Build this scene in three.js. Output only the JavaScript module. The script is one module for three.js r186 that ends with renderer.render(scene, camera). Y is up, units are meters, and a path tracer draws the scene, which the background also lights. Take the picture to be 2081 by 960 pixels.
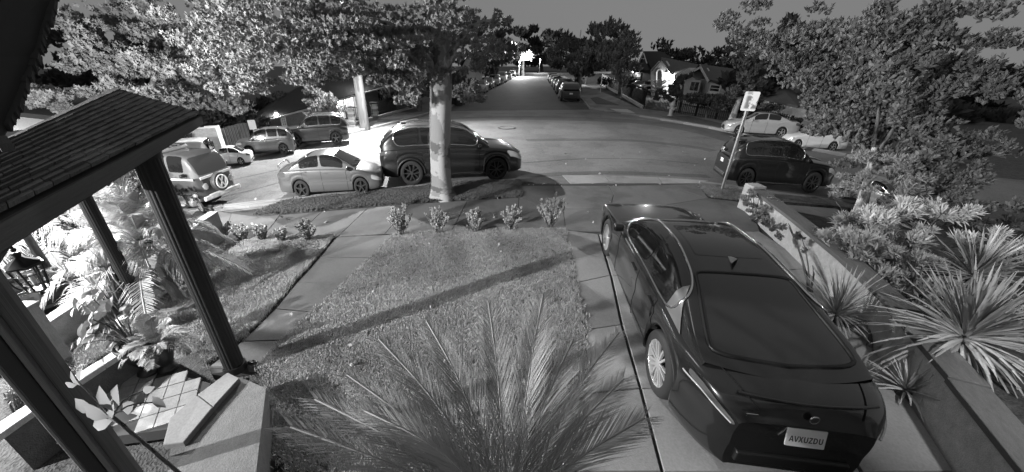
import * as THREE from 'three';
import { mergeGeometries } from 'three/addons/utils/BufferGeometryUtils.js';
import { RoundedBoxGeometry } from 'three/addons/geometries/RoundedBoxGeometry.js';

// ---------------------------------------------------------------- camera
// a wall camera at 3.1 m, looking down over a front yard and a street
const H = 3.1, FOC = 711, CX = 980.5, CY = 480, PITCH = 26.2 * Math.PI / 180;
const scene = new THREE.Scene();
const camera = new THREE.PerspectiveCamera(2 * Math.atan(480 / FOC) * 180 / Math.PI, 1961 / 960, 0.05, 900);
camera.setViewOffset(1961, 960, 0, 0, 2081, 960);
camera.position.set(0, H, 0);
camera.lookAt(0, H - Math.sin(PITCH), -Math.cos(PITCH));
camera.updateProjectionMatrix();
scene.add(camera);

// ---------------------------------------------------------------- sky: night sky over a city, seen in near infrared
const SKY = 0.215, EXPO = 1.0;
{
  const w = 256, h = 128, d = new Float32Array(w * h * 4);
  for (let y = 0; y < h; y++) for (let x = 0; x < w; x++) {
    const el = y / h - 0.5, a = x / w * Math.PI * 2;
    const n = Math.sin(a * 3 + 1.3) * Math.sin(el * 11 + a) * 0.03 + Math.sin(a * 7 + el * 23) * 0.015;
    const v = SKY * (1 + n);
    const i = (y * w + x) * 4; d[i] = d[i + 1] = d[i + 2] = v; d[i + 3] = 1;
  }
  const t = new THREE.DataTexture(d, w, h, THREE.RGBAFormat, THREE.FloatType);
  t.mapping = THREE.EquirectangularReflectionMapping; t.magFilter = THREE.LinearFilter; t.needsUpdate = true;
  scene.background = t; scene.environment = t;
}
// a weak moon high behind the street
const sun = new THREE.DirectionalLight(new THREE.Color(1, 1, 1), 0.12);
sun.position.set(-14, 26, -22); sun.target.position.set(0, 0, -8);
sun.shadow.radius = 20; sun.castShadow = true;
Object.assign(sun.shadow.camera, { left: -30, right: 30, top: 30, bottom: -30, far: 120 });
scene.add(sun, sun.target);
const LAMP_STREET = 1150, LAMP_FLOOD = 760, LAMP_GARDEN = 120, LAMP_ADDED_FILL = 42;

const renderer = new THREE.WebGLRenderer({ antialias: true });
renderer.toneMapping = THREE.LinearToneMapping;
renderer.toneMappingExposure = EXPO;
renderer.shadowMap.enabled = true;

// ---------------------------------------------------------------- helpers
let seed0 = 7;
function rng(s) { let a = s >>> 0 || 1; return () => { a = (a + 0x6d2b79f5) | 0; let t = Math.imul(a ^ (a >>> 15), 1 | a); t = (t + Math.imul(t ^ (t >>> 7), 61 | t)) ^ t; return ((t ^ (t >>> 14)) >>> 0) / 4294967296; }; }
const R = rng(1234);
const V = (x, y, z) => new THREE.Vector3(x, y, z);
const clamp = (x, a, b) => Math.min(b, Math.max(a, x)), lerp = (a, b, t) => a + (b - a) * t;
const smooth = (a, b, x) => { const t = clamp((x - a) / (b - a), 0, 1); return t * t * (3 - 2 * t); };
const cP = Math.cos(PITCH), sP = Math.sin(PITCH);
// the survey of the site: sight lines of the photograph met with the ground, with a distance, or with a plumb line
function g(px, py, y = 0) { const u = (px - CX) / FOC, v = (py - CY) / FOC, t = (y - H) / -(v * cP + sP); return V(u * t, y, -(cP - v * sP) * t); }
function at(px, py, f) { const u = (px - CX) / FOC, v = (py - CY) / FOC, t = f / (cP - v * sP); return V(u * t, H - (v * cP + sP) * t, -f); }
function vert(b, py) { const f = -b.z, k = (CY - py) / FOC; return H + f * (k * cP - sP) / (cP + k * sP); }
function depthOf(p) { return -(p.y - H) * sP - p.z * cP; }
const used = {};
function numbered(n) { if (!(n in used)) { used[n] = 0; return n; } used[n]++; return n + '_' + String(used[n]).padStart(3, '0'); }
const clean = (o) => { o.castShadow = o.receiveShadow = true; return o; };
function tag(o, label, category, group, kind) { Object.assign(o.userData, { label, category }); if (group) o.userData.group = group; if (kind) o.userData.kind = kind; return o; }
function thing(name, label, category, pos = V(0, 0, 0), turn = 0, group, kind) { const o = new THREE.Group(); o.name = numbered(name); o.position.copy(pos); o.rotation.y = turn; scene.add(o); return tag(o, label, category, group, kind); }
function struct(name) { const o = new THREE.Group(); o.name = numbered(name); o.userData.kind = 'structure'; scene.add(o); return o; }
function part(name, geo, m, parent = scene) {
  if (Array.isArray(geo)) geo = merge(geo);
  const o = clean(new THREE.Mesh(geo, m)); o.name = parent === scene ? numbered(name) : name; parent.add(o); return o;
}
function structMesh(name, geo, m) { const o = part(name, geo, m); o.userData.kind = 'structure'; return o; }
function merge(list) {
  const k = list.map((x) => { let q = x.index ? x.toNonIndexed() : x; for (const n of Object.keys(q.attributes)) if (!['position', 'normal', 'uv'].includes(n)) q.deleteAttribute(n); if (!q.attributes.uv) q.setAttribute('uv', new THREE.BufferAttribute(new Float32Array(q.attributes.position.count * 2), 2)); if (!q.attributes.normal) q.computeVertexNormals(); return q; });
  return mergeGeometries(k, false);
}
function box(w, h, d, x = 0, y = 0, z = 0, ry = 0) { const q = new THREE.BoxGeometry(w, h, d); if (ry) q.rotateY(ry); q.translate(x, y, z); return q; }
function rbox(w, h, d, r, x = 0, y = 0, z = 0, seg = 2) { const q = new RoundedBoxGeometry(w, h, d, seg, Math.min(r, w / 2.01, h / 2.01, d / 2.01)); q.translate(x, y, z); return q; }
function cyl(r0, r1, h, n = 16, x = 0, y = 0, z = 0) { const q = new THREE.CylinderGeometry(r1, r0, h, n); q.translate(x, y + h / 2, z); return q; }
function bar(a, b, r, r2 = r, n = 8) { const d = b.clone().sub(a), l = d.length(), q = new THREE.CylinderGeometry(r2, r, l, n); q.translate(0, l / 2, 0); q.applyQuaternion(new THREE.Quaternion().setFromUnitVectors(V(0, 1, 0), d.normalize())); q.translate(a.x, a.y, a.z); return q; }
function beam(a, b, w, h) { const d = b.clone().sub(a), l = d.length(), q = new THREE.BoxGeometry(w, h, l); const m = new THREE.Matrix4().lookAt(a, b, V(0, 1, 0)); q.applyMatrix4(m); const c = a.clone().add(b).multiplyScalar(.5); q.translate(c.x, c.y, c.z); return q; }
function tube(pts, r, seg = 24, n = 6, closed = false) { return new THREE.TubeGeometry(new THREE.CatmullRomCurve3(pts, closed, 'centripetal'), seg, r, n, closed); }
function slabGeo(pts, top, th, bevel = 0) {   // a flat polygon of ground points, with thickness
  const s = new THREE.Shape(pts.map((p) => new THREE.Vector2(p.x, -p.z)));
  const q = new THREE.ExtrudeGeometry(s, { depth: th - bevel * 2, bevelEnabled: bevel > 0, bevelSize: bevel, bevelThickness: bevel, bevelOffset: -bevel, bevelSegments: 2 });
  q.rotateX(-Math.PI / 2); q.translate(0, top - th + bevel, 0); return q;
}
function quads(rows, closeEnds) {  // grid of points to a smooth surface
  const n = rows.length, m = rows[0].length, p = new Float32Array(n * m * 3), uv = new Float32Array(n * m * 2), ix = [];
  rows.forEach((r, i) => r.forEach((q, j) => { p.set([q.x, q.y, q.z], (i * m + j) * 3); uv.set([i / (n - 1), j / (m - 1)], (i * m + j) * 2); }));
  for (let i = 0; i < n - 1; i++) for (let j = 0; j < m - 1; j++) { const a = i * m + j, b = a + 1, c = a + m, d = c + 1; ix.push(a, b, c, b, d, c); }
  const geo = new THREE.BufferGeometry(); geo.setAttribute('position', new THREE.BufferAttribute(p, 3)); geo.setAttribute('uv', new THREE.BufferAttribute(uv, 2)); geo.setIndex(ix); geo.computeVertexNormals(); return geo;
}
function polyFan(pts) { const c = pts.reduce((a, b) => a.clone().add(b)).multiplyScalar(1 / pts.length), p = []; for (let i = 0; i < pts.length - 1; i++) p.push(c, pts[i], pts[i + 1]); p.push(c, pts[pts.length - 1], pts[0]); const q = new THREE.BufferGeometry().setFromPoints(p); q.computeVertexNormals(); return q; }

// ---------------------------------------------------------------- textures
function lattice(per, s) { const r = rng(s), a = new Float32Array(per * per); for (let i = 0; i < a.length; i++) a[i] = r(); return (x, y) => { const x0 = Math.floor(x), y0 = Math.floor(y), fx = x - x0, fy = y - y0, u = fx * fx * (3 - 2 * fx), v = fy * fy * (3 - 2 * fy), q = (i, j) => a[((j % per + per) % per) * per + ((i % per + per) % per)]; return lerp(lerp(q(x0, y0), q(x0 + 1, y0), u), lerp(q(x0, y0 + 1), q(x0 + 1, y0 + 1), u), v); }; }
function tex(n, f, rx = 1, ry = rx, srgb = false) {
  const d = new Uint8Array(n * n * 4);
  for (let y = 0; y < n; y++) for (let x = 0; x < n; x++) { const v = clamp(f(x / n, y / n), 0, 1) * 255, i = (y * n + x) * 4; d[i] = d[i + 1] = d[i + 2] = v; d[i + 3] = 255; }
  const t = new THREE.DataTexture(d, n, n); t.wrapS = t.wrapT = THREE.RepeatWrapping; t.magFilter = THREE.LinearFilter; t.repeat.set(rx, ry); t.needsUpdate = true; return t;
}
function fbm(s, base = 4, oct = 5) { const L = []; for (let i = 0; i < oct; i++) L.push(lattice(base << i, s + i * 17)); return (u, v) => { let a = 0, w = .5, t = 0; L.forEach((l, i) => { a += w * l(u * (base << i), v * (base << i)); t += w; w *= .58; }); return a / t; }; }
const f1 = fbm(11, 4, 7), f2 = fbm(41, 3, 6), f3 = fbm(77, 16, 5), fine = lattice(256, 5), fine2 = lattice(128, 9);
const concreteTex = tex(1024, (u, v) => { const st = smooth(.52, .72, f2(u, v)); return .8 + .45 * (f1(u, v) - .5) - .24 * st + .16 * (fine(u * 256, v * 256) - .5); }, .33);
const concreteBump = tex(512, (u, v) => .5 + .5 * (f3(u, v) - .5) + .25 * (fine(u * 256, v * 256) - .5), .5);
const asphaltTex = tex(1024, (u, v) => { const p = smooth(.45, .62, f2(u, v)); const c = Math.abs(f1(u * 1, v * 1) - .5) < .006 ? -.22 : 0; return .7 + .4 * (f1(u, v) - .5) + .2 * p + c + .42 * (fine(u * 256, v * 256) - .5); }, .22);
const grain = tex(512, (u, v) => .78 + .4 * (f3(u, v) - .5) + .3 * (fine(u * 256, v * 256) - .5), 1);
const soilTex = tex(512, (u, v) => .5 + .7 * (f3(u, v) - .5) + .4 * (fine2(u * 128, v * 128) - .5), .6);
const stuccoBump = tex(512, (u, v) => .5 + .6 * (fine2(u * 128, v * 128) - .5) + .5 * (f3(u, v) - .5), 1.2);
const barkTex = tex(512, (u, v) => { const a = f2(u, v), b = f1(u, v); return .62 + .38 * smooth(.48, .52, a) - .34 * smooth(.55, .57, b) + .12 * (fine(u * 256, v * 256) - .5); }, 1);
const woodTex = tex(512, (u, v) => .7 + .5 * (lattice64(u * 64, v * 4) - .5) + .2 * (f3(u, v) - .5), 1);
function lattice64(x, y) { return (lattice64.l ??= lattice(64, 31))(x, y * 1); }

const grey = (v) => new THREE.Color().setRGB(v, v, v);
function mat(v, o = {}) { const m = new THREE.MeshPhysicalMaterial({ color: grey(v), roughness: .9, ...o }); m.name = o.name || 'grey'; return m; }
const glow = (e) => mat(.8, { emissive: grey(1), emissiveIntensity: e, roughness: .5 });
const dbl = { side: THREE.DoubleSide };
const M = {
  concrete: mat(.15, { map: concreteTex, bumpMap: concreteBump, bumpScale: .004 }),
  concreteDark: mat(.25, { map: concreteTex, bumpMap: concreteBump, bumpScale: .004 }),
  curb: mat(.32, { map: concreteTex, bumpMap: concreteBump, bumpScale: .004 }),
  joint: mat(.04), asphalt: mat(.19, { map: asphaltTex, bumpMap: concreteBump, bumpScale: .006, roughness: .85 }),
  asphaltDark: mat(.068, { map: asphaltTex, bumpMap: concreteBump, bumpScale: .006, roughness: .85 }),
  soil: mat(.12, { map: soilTex, bumpMap: soilTex, bumpScale: .02 }),
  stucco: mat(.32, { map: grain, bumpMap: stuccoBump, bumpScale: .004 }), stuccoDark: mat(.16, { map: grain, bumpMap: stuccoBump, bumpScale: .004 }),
  stuccoLight: mat(.55, { map: grain, bumpMap: stuccoBump, bumpScale: .004 }),
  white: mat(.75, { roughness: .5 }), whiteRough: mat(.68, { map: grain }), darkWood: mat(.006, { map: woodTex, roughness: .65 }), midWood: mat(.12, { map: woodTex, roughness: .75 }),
  wood: mat(.2, { map: woodTex }), black: mat(.012, { roughness: .45 }), iron: mat(.02, { roughness: .4, metalness: .4 }),
  rubber: mat(.016, { roughness: .8 }), rim: mat(.6, { roughness: .32, metalness: .6 }), rimDark: mat(.1, { roughness: .35, metalness: .7 }), chrome: mat(.75, { roughness: .16, metalness: 1 }),
  glass: mat(.01, { roughness: .05, clearcoat: 1, clearcoatRoughness: .02 }), glassMid: mat(.05, { roughness: .08, clearcoat: 1 }),
  under: mat(.006, { roughness: 1 }), lens: mat(.6, { roughness: .12, clearcoat: 1, metalness: .3 }), tail: mat(.09, { roughness: .12, clearcoat: 1 }), plate: mat(.7, { roughness: .5 }),
  galv: mat(.5, { roughness: .35, metalness: .7 }), roof: mat(.012, { map: grain, bumpMap: stuccoBump, bumpScale: .004 }), roofMid: mat(.1, { map: grain }),
  bark: mat(.3, { map: barkTex, bumpMap: barkTex, bumpScale: .01 }), barkDark: mat(.12, { map: barkTex, bumpMap: barkTex, bumpScale: .015 }), barkPale: mat(.55, { map: barkTex }),
};
// ================================================================ ground, streets, pavements
const P = (list, y = 0) => list.map(([x, z]) => g(x, z, y));
structMesh('ground', slabGeo([V(-320, 0, 20), V(320, 0, 20), V(320, 0, -600), V(-320, 0, -600)], -.12, .3), M.soil);
const farKerb = [[-60, 6.2], [-16, 8.2], [-9.1, 10.93], [-8.46, 13.05], [-7.73, 14.59], [-6.15, 18.78], [-4.59, 22.73], [-3.3, 27]];
const nearKerb = [[-60, 2.2], [-12, 5.6], [-6.45, 7.79], [-4.91, 8.44], [-2.57, 9.18], [-.85, 9.7], [1.14, 10.03], [2.47, 9.66], [4.64, 9.61], [6.29, 9.79], [7.35, 9.26], [8.95, 8.33], [14, 5.5], [60, -6]];
const farR = [[8.3, 28.6], [9.4, 26.2], [10.35, 24.1], [12.32, 19.24], [12.99, 15.08], [14.2, 11.5], [20, 7.4], [60, -1]];
const XZ = (l) => l.map(([x, f]) => V(x, 0, -f));
// the cross street with the side street that opens into it
structMesh('street', slabGeo([...XZ(nearKerb), ...XZ(farR).reverse(), V(9.4, 0, -34.6), V(19.8, 0, -108.6), V(80, 0, -540), V(68, 0, -540), V(9.2, 0, -118), V(.6, 0, -50), V(-2.4, 0, -31), ...XZ(farKerb).reverse()], -.02, .2), M.asphalt);
// darker asphalt of the side street and the long resurfaced strips of the cross street
structMesh('street_resurfacing', slabGeo([V(-3, 0, -27.2), V(8.2, 0, -28.2), V(9.2, 0, -34.6), V(19.6, 0, -108.6), V(79.6, 0, -530), V(68.4, 0, -530), V(9.4, 0, -118), V(.8, 0, -50), V(-2.2, 0, -31)], -.016, .02), M.asphaltDark);
{
  const band = (pts, w) => { const c = new THREE.CatmullRomCurve3(P(pts)), a = c.getPoints(24), o = []; a.forEach((p, i) => { const t = c.getTangent(i / 24); o.push(p.clone().add(V(t.z, 0, -t.x).multiplyScalar(w / 2))); }); [...a].reverse().forEach((p, i) => { const t = c.getTangent(1 - i / 24); o.push(p.clone().add(V(-t.z, 0, t.x).multiplyScalar(w / 2))); }); return slabGeo(o, -.016, .02); };
  const pm = mat(.125, { map: asphaltTex, bumpMap: concreteBump, bumpScale: .006 });
  structMesh('street_patch', band([[700, 262], [860, 247], [1000, 240], [1130, 240], [1300, 247], [1420, 264], [1560, 300]], 1.7), pm);
  structMesh('street_patch', band([[1070, 284], [1180, 283], [1300, 286], [1420, 300], [1450, 306]], .5), pm);
  structMesh('street_patch', band([[1064, 330], [1180, 322], [1300, 322], [1420, 332]], .07), pm);
  structMesh('street_patch', band([[440, 402], [560, 372], [640, 345], [720, 320], [790, 308]], .05), pm);
  structMesh('street_patch', band([[440, 372], [560, 345], [640, 328], [760, 296]], .06), pm);
  structMesh('street_patch', band([[1060, 356], [1240, 350], [1440, 357]], .35), pm);
}
// manhole cover near the SUV
{ const p = g(1030, 260, -.012), o = thing('manhole_cover', 'round dark manhole cover in the street beyond the SUV bonnet', 'manhole cover', p); part('lid', cyl(.42, .42, .02, 28, 0, -.015, 0), M.concreteDark, o); part('rim', new THREE.TorusGeometry(.45, .025, 6, 32).rotateX(Math.PI / 2), M.iron, o); }
// kerbs, in stones
function kerb(list, w = .15, top = .1, name = 'curb', m = M.curb) {
  const o = struct(name), c = new THREE.CatmullRomCurve3(XZ(list), false, 'centripetal'), L = c.getLength(), n = Math.min(60, Math.max(2, Math.round(L / 1.6)));
  for (let i = 0; i < n; i++) { const a = c.getPointAt(i / n), b = c.getPointAt((i + 1) / n), d = b.clone().sub(a), l = d.length() - .008, q = rbox(l, top + .2, w, .02); const k = part('curb_stone', q, m, o); k.position.copy(a.add(b).multiplyScalar(.5)); k.position.y = top / 2 - .1; k.rotation.y = Math.atan2(-d.z, d.x); }
  return o;
}
kerb(nearKerb.slice(1, 7), .15, .045); kerb(nearKerb.slice(9, 13), .15, .05); kerb(farKerb.slice(1));
kerb(farR.slice(0, 6)); kerb([[8.3, 28.6], [9.4, 34.6], [19.8, 108.6]]); kerb([[-3.3, 27], [-2.4, 31], [.6, 50], [9.2, 118]]);
// paving laid as slabs: every slab a piece of its own
function slabs(parent, cells, top, m, name = 'paving_slab', th = .09) { for (const c of cells) { const q = P(c, top); const ctr = q.reduce((a, b) => a.clone().add(b)).multiplyScalar(1 / q.length); const s = q.map((p) => { const d = p.clone().sub(ctr), l = d.length(); return ctr.clone().add(d.multiplyScalar(Math.max(.2, (l - .009) / l))); }); part(name, slabGeo(s, top + (R() - .5) * .006, th, .006), Array.isArray(m) ? m[Math.floor(R() * m.length)] : m, parent); } }
const concretes = [M.concrete, mat(.135, { map: concreteTex, bumpMap: concreteBump, bumpScale: .004 }), mat(.165, { map: concreteTex, bumpMap: concreteBump, bumpScale: .004 })];
{
  const sw = struct('sidewalk');
  // bed under the slabs
  part('bed', slabGeo(P([[400, 428], [520, 434], [1060, 398], [1060, 374], [1424, 374], [1520, 410], [1720, 462], [1715, 482], [1215, 500], [1150, 468], [440, 492], [300, 520]]), .005, .1), M.joint, sw);
  slabs(sw, [
    [[330, 462], [437, 428], [470, 434], [452, 492], [330, 520]], [[470, 434], [515, 440], [569, 437], [546, 466], [502, 488], [452, 492]],
    [[569, 437], [654, 430], [598, 482], [502, 488], [546, 466]], [[654, 430], [748, 422], [686, 481], [598, 482]],
    [[748, 422], [832, 415], [782, 476], [686, 481]], [[832, 415], [950, 408], [917, 472], [782, 476]],
    [[950, 408], [1055, 402], [1051, 469], [917, 472]], [[1055, 402], [1056, 378], [1126, 378], [1130, 411], [1095, 417]],
    [[1055, 402], [1095, 417], [1145, 425], [1150, 467], [1051, 469]], [[1130, 411], [1126, 378], [1237, 378], [1247, 396], [1240, 425], [1145, 425], [1095, 417]],
    [[1237, 378], [1352, 376], [1440, 403], [1300, 425], [1240, 425], [1247, 396]], [[1145, 425], [1240, 425], [1300, 425], [1320, 476], [1150, 467]],
    [[1352, 376], [1418, 374], [1440, 403]], [[1300, 425], [1440, 403], [1525, 413], [1545, 470], [1320, 476]],
    [[1578, 415], [1640, 419], [1690, 440], [1655, 447], [1590, 430]], [[1590, 430], [1655, 447], [1700, 464], [1640, 466]], [[1640, 419], [1700, 424], [1790, 470], [1700, 464], [1655, 447], [1690, 440]],
  ], .03, concretes);
  // apron gutter: pan of pale concrete between street and driveway
  const ap = struct('gutter');
  slabs(ap, [[[1142, 356], [1228, 356], [1240, 372], [1160, 374]], [[1228, 356], [1337, 360], [1347, 373], [1240, 372]], [[1337, 360], [1440, 367], [1420, 372], [1347, 373]], [[470, 414], [589, 402], [700, 392], [700, 397], [589, 408], [435, 427], [425, 424]]], -.008, [M.curb, mat(.36, { map: concreteTex, bumpMap: concreteBump, bumpScale: .004 })], 'gutter_slab', .06);
}
// yard: front walk, driveway
{
  const wk = struct('front_walk');
  part('bed', slabGeo(P([[683, 481], [802, 476], [522, 746], [430, 760], [420, 742], [492, 694]]), .0, .1), M.joint, wk);
  slabs(wk, [[[684, 482], [800, 477], [756, 524], [650, 524]], [[650, 524], [756, 524], [700, 576], [603, 575]], [[603, 575], [700, 576], [638, 635], [560, 628]], [[560, 628], [638, 635], [580, 692], [492, 694]], [[492, 694], [580, 692], [522, 746], [425, 745]]], .03, [mat(.12, { map: concreteTex, bumpMap: concreteBump, bumpScale: .004 }), mat(.13, { map: concreteTex, bumpMap: concreteBump, bumpScale: .004 })], 'walk_slab');
  const dr = struct('driveway');
  part('bed', slabGeo(P([[1150, 468], [1545, 470], [1660, 545], [1860, 880], [2000, 1130], [1330, 1130], [1110, 1130], [1200, 640]]), -.005, .1), M.joint, dr);
  slabs(dr, [
    [[1152, 468], [1215, 476], [1240, 560], [1170, 575]], [[1170, 575], [1240, 560], [1262, 660], [1194, 670]], [[1194, 670], [1262, 660], [1300, 790], [1190, 800]], [[1190, 800], [1300, 790], [1345, 960], [1150, 960]],
    [[1218, 476], [1380, 474], [1440, 560], [1244, 560]], [[1244, 560], [1440, 560], [1520, 655], [1266, 660]], [[1266, 660], [1520, 655], [1640, 790], [1304, 790]], [[1304, 790], [1640, 790], [1750, 960], [1349, 960]],
    [[1384, 474], [1543, 470], [1656, 545], [1444, 560]], [[1444, 560], [1656, 545], [1735, 650], [1524, 655]], [[1524, 655], [1735, 650], [1830, 790], [1644, 790]], [[1644, 790], [1830, 790], [1940, 960], [1754, 960]],
  ], .03, [M.concreteDark, mat(.3, { map: concreteTex, bumpMap: concreteBump, bumpScale: .004 })], 'driveway_slab');
}
structMesh('neighbour_drive', slabGeo([V(-5.5, 0, -3.0), V(-5.6, 0, -6.2), V(-7.5, 0, -7.2), V(-16, 0, -5), V(-16, 0, 2), V(-6.5, 0, 1)], -.03, .08), mat(.035, { map: asphaltTex }));
// far pavements and yards across the street
{
  const fw = struct('sidewalk');
  part('pavement', slabGeo([V(-9.3, 0, -10.9), V(-8.66, 0, -13.1), V(-7.9, 0, -14.7), V(-6.3, 0, -18.9), V(-4.8, 0, -22.8), V(-3.5, 0, -27), V(-2.6, 0, -31), V(.4, 0, -50), V(9, 0, -118), V(6.5, 0, -118), V(-1.9, 0, -50), V(-5.6, 0, -27.5), V(-7.6, 0, -21.5), V(-9, 0, -17), V(-10.6, 0, -13), V(-11, 0, -11)], .06, .1), M.concrete, fw);
  const fr = struct('sidewalk');
  part('pavement', slabGeo([V(8.45, 0, -28.7), V(9.5, 0, -26.3), V(10.5, 0, -24.2), V(12.5, 0, -19.3), V(13.1, 0, -15.1), V(14.4, 0, -11.6), V(17.2, 0, -12.4), V(15.4, 0, -16), V(14.6, 0, -21), V(13.4, 0, -25.5), V(12, 0, -28.4), V(13.2, 0, -36), V(23, 0, -108), V(20, 0, -108), V(9.55, 0, -34.6)], .06, .1), mat(.22, { map: concreteTex }), fr);
  structMesh('curb_ramp', slabGeo(P([[1240, 221], [1275, 222], [1292, 230], [1256, 227]], .07), .07, .06), M.stuccoLight);
  structMesh('curb_ramp', slabGeo(P([[812, 247], [846, 240], [852, 244], [820, 251]], .07), .07, .06), M.stuccoLight);
  structMesh('verge', slabGeo(P([[1200, 199], [1214, 197], [1258, 213], [1212, 211]], .075), .075, .06), M.soil);
  structMesh('verge', slabGeo(P([[1345, 237], [1400, 236], [1520, 262], [1460, 258]], .075), .075, .06), M.soil);
}
// ================================================================ plant builders
function leafGeo(kind) {
  const s = new THREE.Shape();
  if (kind === 'lobed') { const a = [[0, -.45], [.1, -.1], [.5, -.2], [.3, .08], [.48, .35], [.16, .28], [0, .62], [-.16, .28], [-.48, .35], [-.3, .08], [-.5, -.2], [-.1, -.1]]; a.forEach((p, i) => i ? s.lineTo(...p) : s.moveTo(...p)); }
  else if (kind === 'lance') { s.moveTo(0, -.5); s.quadraticCurveTo(.17, -.1, 0, .5); s.quadraticCurveTo(-.17, -.1, 0, -.5); }
  else { s.moveTo(0, -.5); s.quadraticCurveTo(.42, 0, 0, .5); s.quadraticCurveTo(-.42, 0, 0, -.5); }
  const q = new THREE.ShapeGeometry(s, 3), p = q.attributes.position;
  for (let i = 0; i < p.count; i++) p.setZ(i, Math.abs(p.getX(i)) * .25 - p.getY(i) * p.getY(i) * .2);
  q.computeVertexNormals(); return q;
}
const LEAF = { lobed: leafGeo('lobed'), lance: leafGeo('lance'), oval: leafGeo('oval') };
function sprig(kind, n, seed) { const r = rng(seed), l = []; for (let i = 0; i < n; i++) { const q = LEAF[kind].clone(), m = new THREE.Matrix4(); q.translate(0, .55, 0); q.rotateX(-.9 + r() * .8); q.rotateY(i / n * 6.28 + r()); q.rotateZ((r() - .5) * .8); q.scale(.8 + r() * .4, .8 + r() * .4, .8 + r() * .4); l.push(q); } return merge(l); }
const SPRIG = { lobed: sprig('lobed', 3, 3), lance: sprig('lance', 5, 4), oval: sprig('oval', 4, 5) };
const leafMats = {};
const leafMat = (v) => leafMats[v] ??= mat(v, { side: THREE.DoubleSide, roughness: .75 });
// foliage filled into ellipsoids: blobs are [centre, rx, ry, rz, count]
function foliage(parent, blobs, size, kind, v, seed, name = 'crown', shell = .45) {
  const total = blobs.reduce((a, b) => a + b[4], 0), r = rng(seed), im = new THREE.InstancedMesh(SPRIG[kind], leafMat(v), total);
  const m = new THREE.Matrix4(), q = new THREE.Quaternion(), e = new THREE.Euler(), c = new THREE.Color(); let k = 0;
  const inv = V(0, 0, 0); parent.getWorldPosition(inv);
  for (const [ctr, rx, ry, rz, n] of blobs) {
    // clumps inside each blob, so that the crown has gaps and shaded hollows
    const nc = Math.max(4, Math.round(n / 38)), cl = [];
    for (let i = 0; i < nc; i++) { const u = r() * 2 - 1, a = r() * 6.283, d = Math.pow(r(), shell), w = Math.sqrt(1 - u * u); cl.push([w * Math.cos(a) * d * rx, u * d * ry, w * Math.sin(a) * d * rz, .16 + r() * .2]); }
    for (let i = 0; i < n; i++) {
      const o = cl[Math.floor(r() * nc)], u = r() * 2 - 1, a = r() * 6.283, d = Math.cbrt(r()) * o[3], w = Math.sqrt(1 - u * u), sc = size * (.6 + r() * .7);
      e.set((r() - .5) * 1.9, r() * 6.283, (r() - .5) * 1.9); q.setFromEuler(e);
      m.compose(V(ctr.x + o[0] + w * Math.cos(a) * d * rx - inv.x, ctr.y + o[1] + u * d * ry * .8 - inv.y, ctr.z + o[2] + w * Math.sin(a) * d * rz - inv.z), q, V(sc, sc, sc)); im.setMatrixAt(k, m);
      im.setColorAt(k++, c.setScalar(.8 + r() * .35));
    }
  }
  im.name = name; im.userData.kind = 'stuff'; clean(im); parent.add(im); return im;
}
// a blob given by where it is sighted and how far away it stands
const blob = (px, py, f, rx, ry, n, rz) => { const p = at(px, py, f), d = depthOf(p) / FOC; return [p, rx * d, ry * d, (rz ?? rx) * d, n]; };
function trunkGeo(pts, r0, r1, flare = 0, seg = 14, n = 14, sd = 3) {
  const c = new THREE.CatmullRomCurve3(pts), rows = [], rr = rng(sd), ph = [rr() * 6, rr() * 6, rr() * 6];
  for (let i = 0; i <= seg; i++) {
    const t = i / seg, p = c.getPoint(t), row = [];
    for (let j = 0; j <= n; j++) { const a = j / n * 6.2832; let r = lerp(r0, r1, t) * (1 + .06 * Math.sin(a * 3 + ph[0] + t * 3) + .04 * Math.sin(a * 5 + ph[1] - t * 7)); r += flare * r0 * Math.exp(-t * 14) * (1 + .45 * Math.sin(a * 5 + ph[2])); row.push(V(p.x + Math.cos(a) * r, p.y, p.z - Math.sin(a) * r)); }
    rows.push(row);
  }
  const q = quads(rows); const uv = q.attributes.uv, L = c.getLength(); for (let i = 0; i < uv.count; i++) uv.setXY(i, uv.getY(i) * 1, uv.getX(i) * L * .7); return q;
}
function limb(pts, r0, r1) { const c = new THREE.CatmullRomCurve3(pts), q = []; const n = 5; for (let i = 0; i < n; i++) q.push(bar(c.getPoint(i / n), c.getPoint((i + 1) / n), lerp(r0, r1, i / n), lerp(r0, r1, (i + 1) / n), 7)); return merge(q); }
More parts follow.
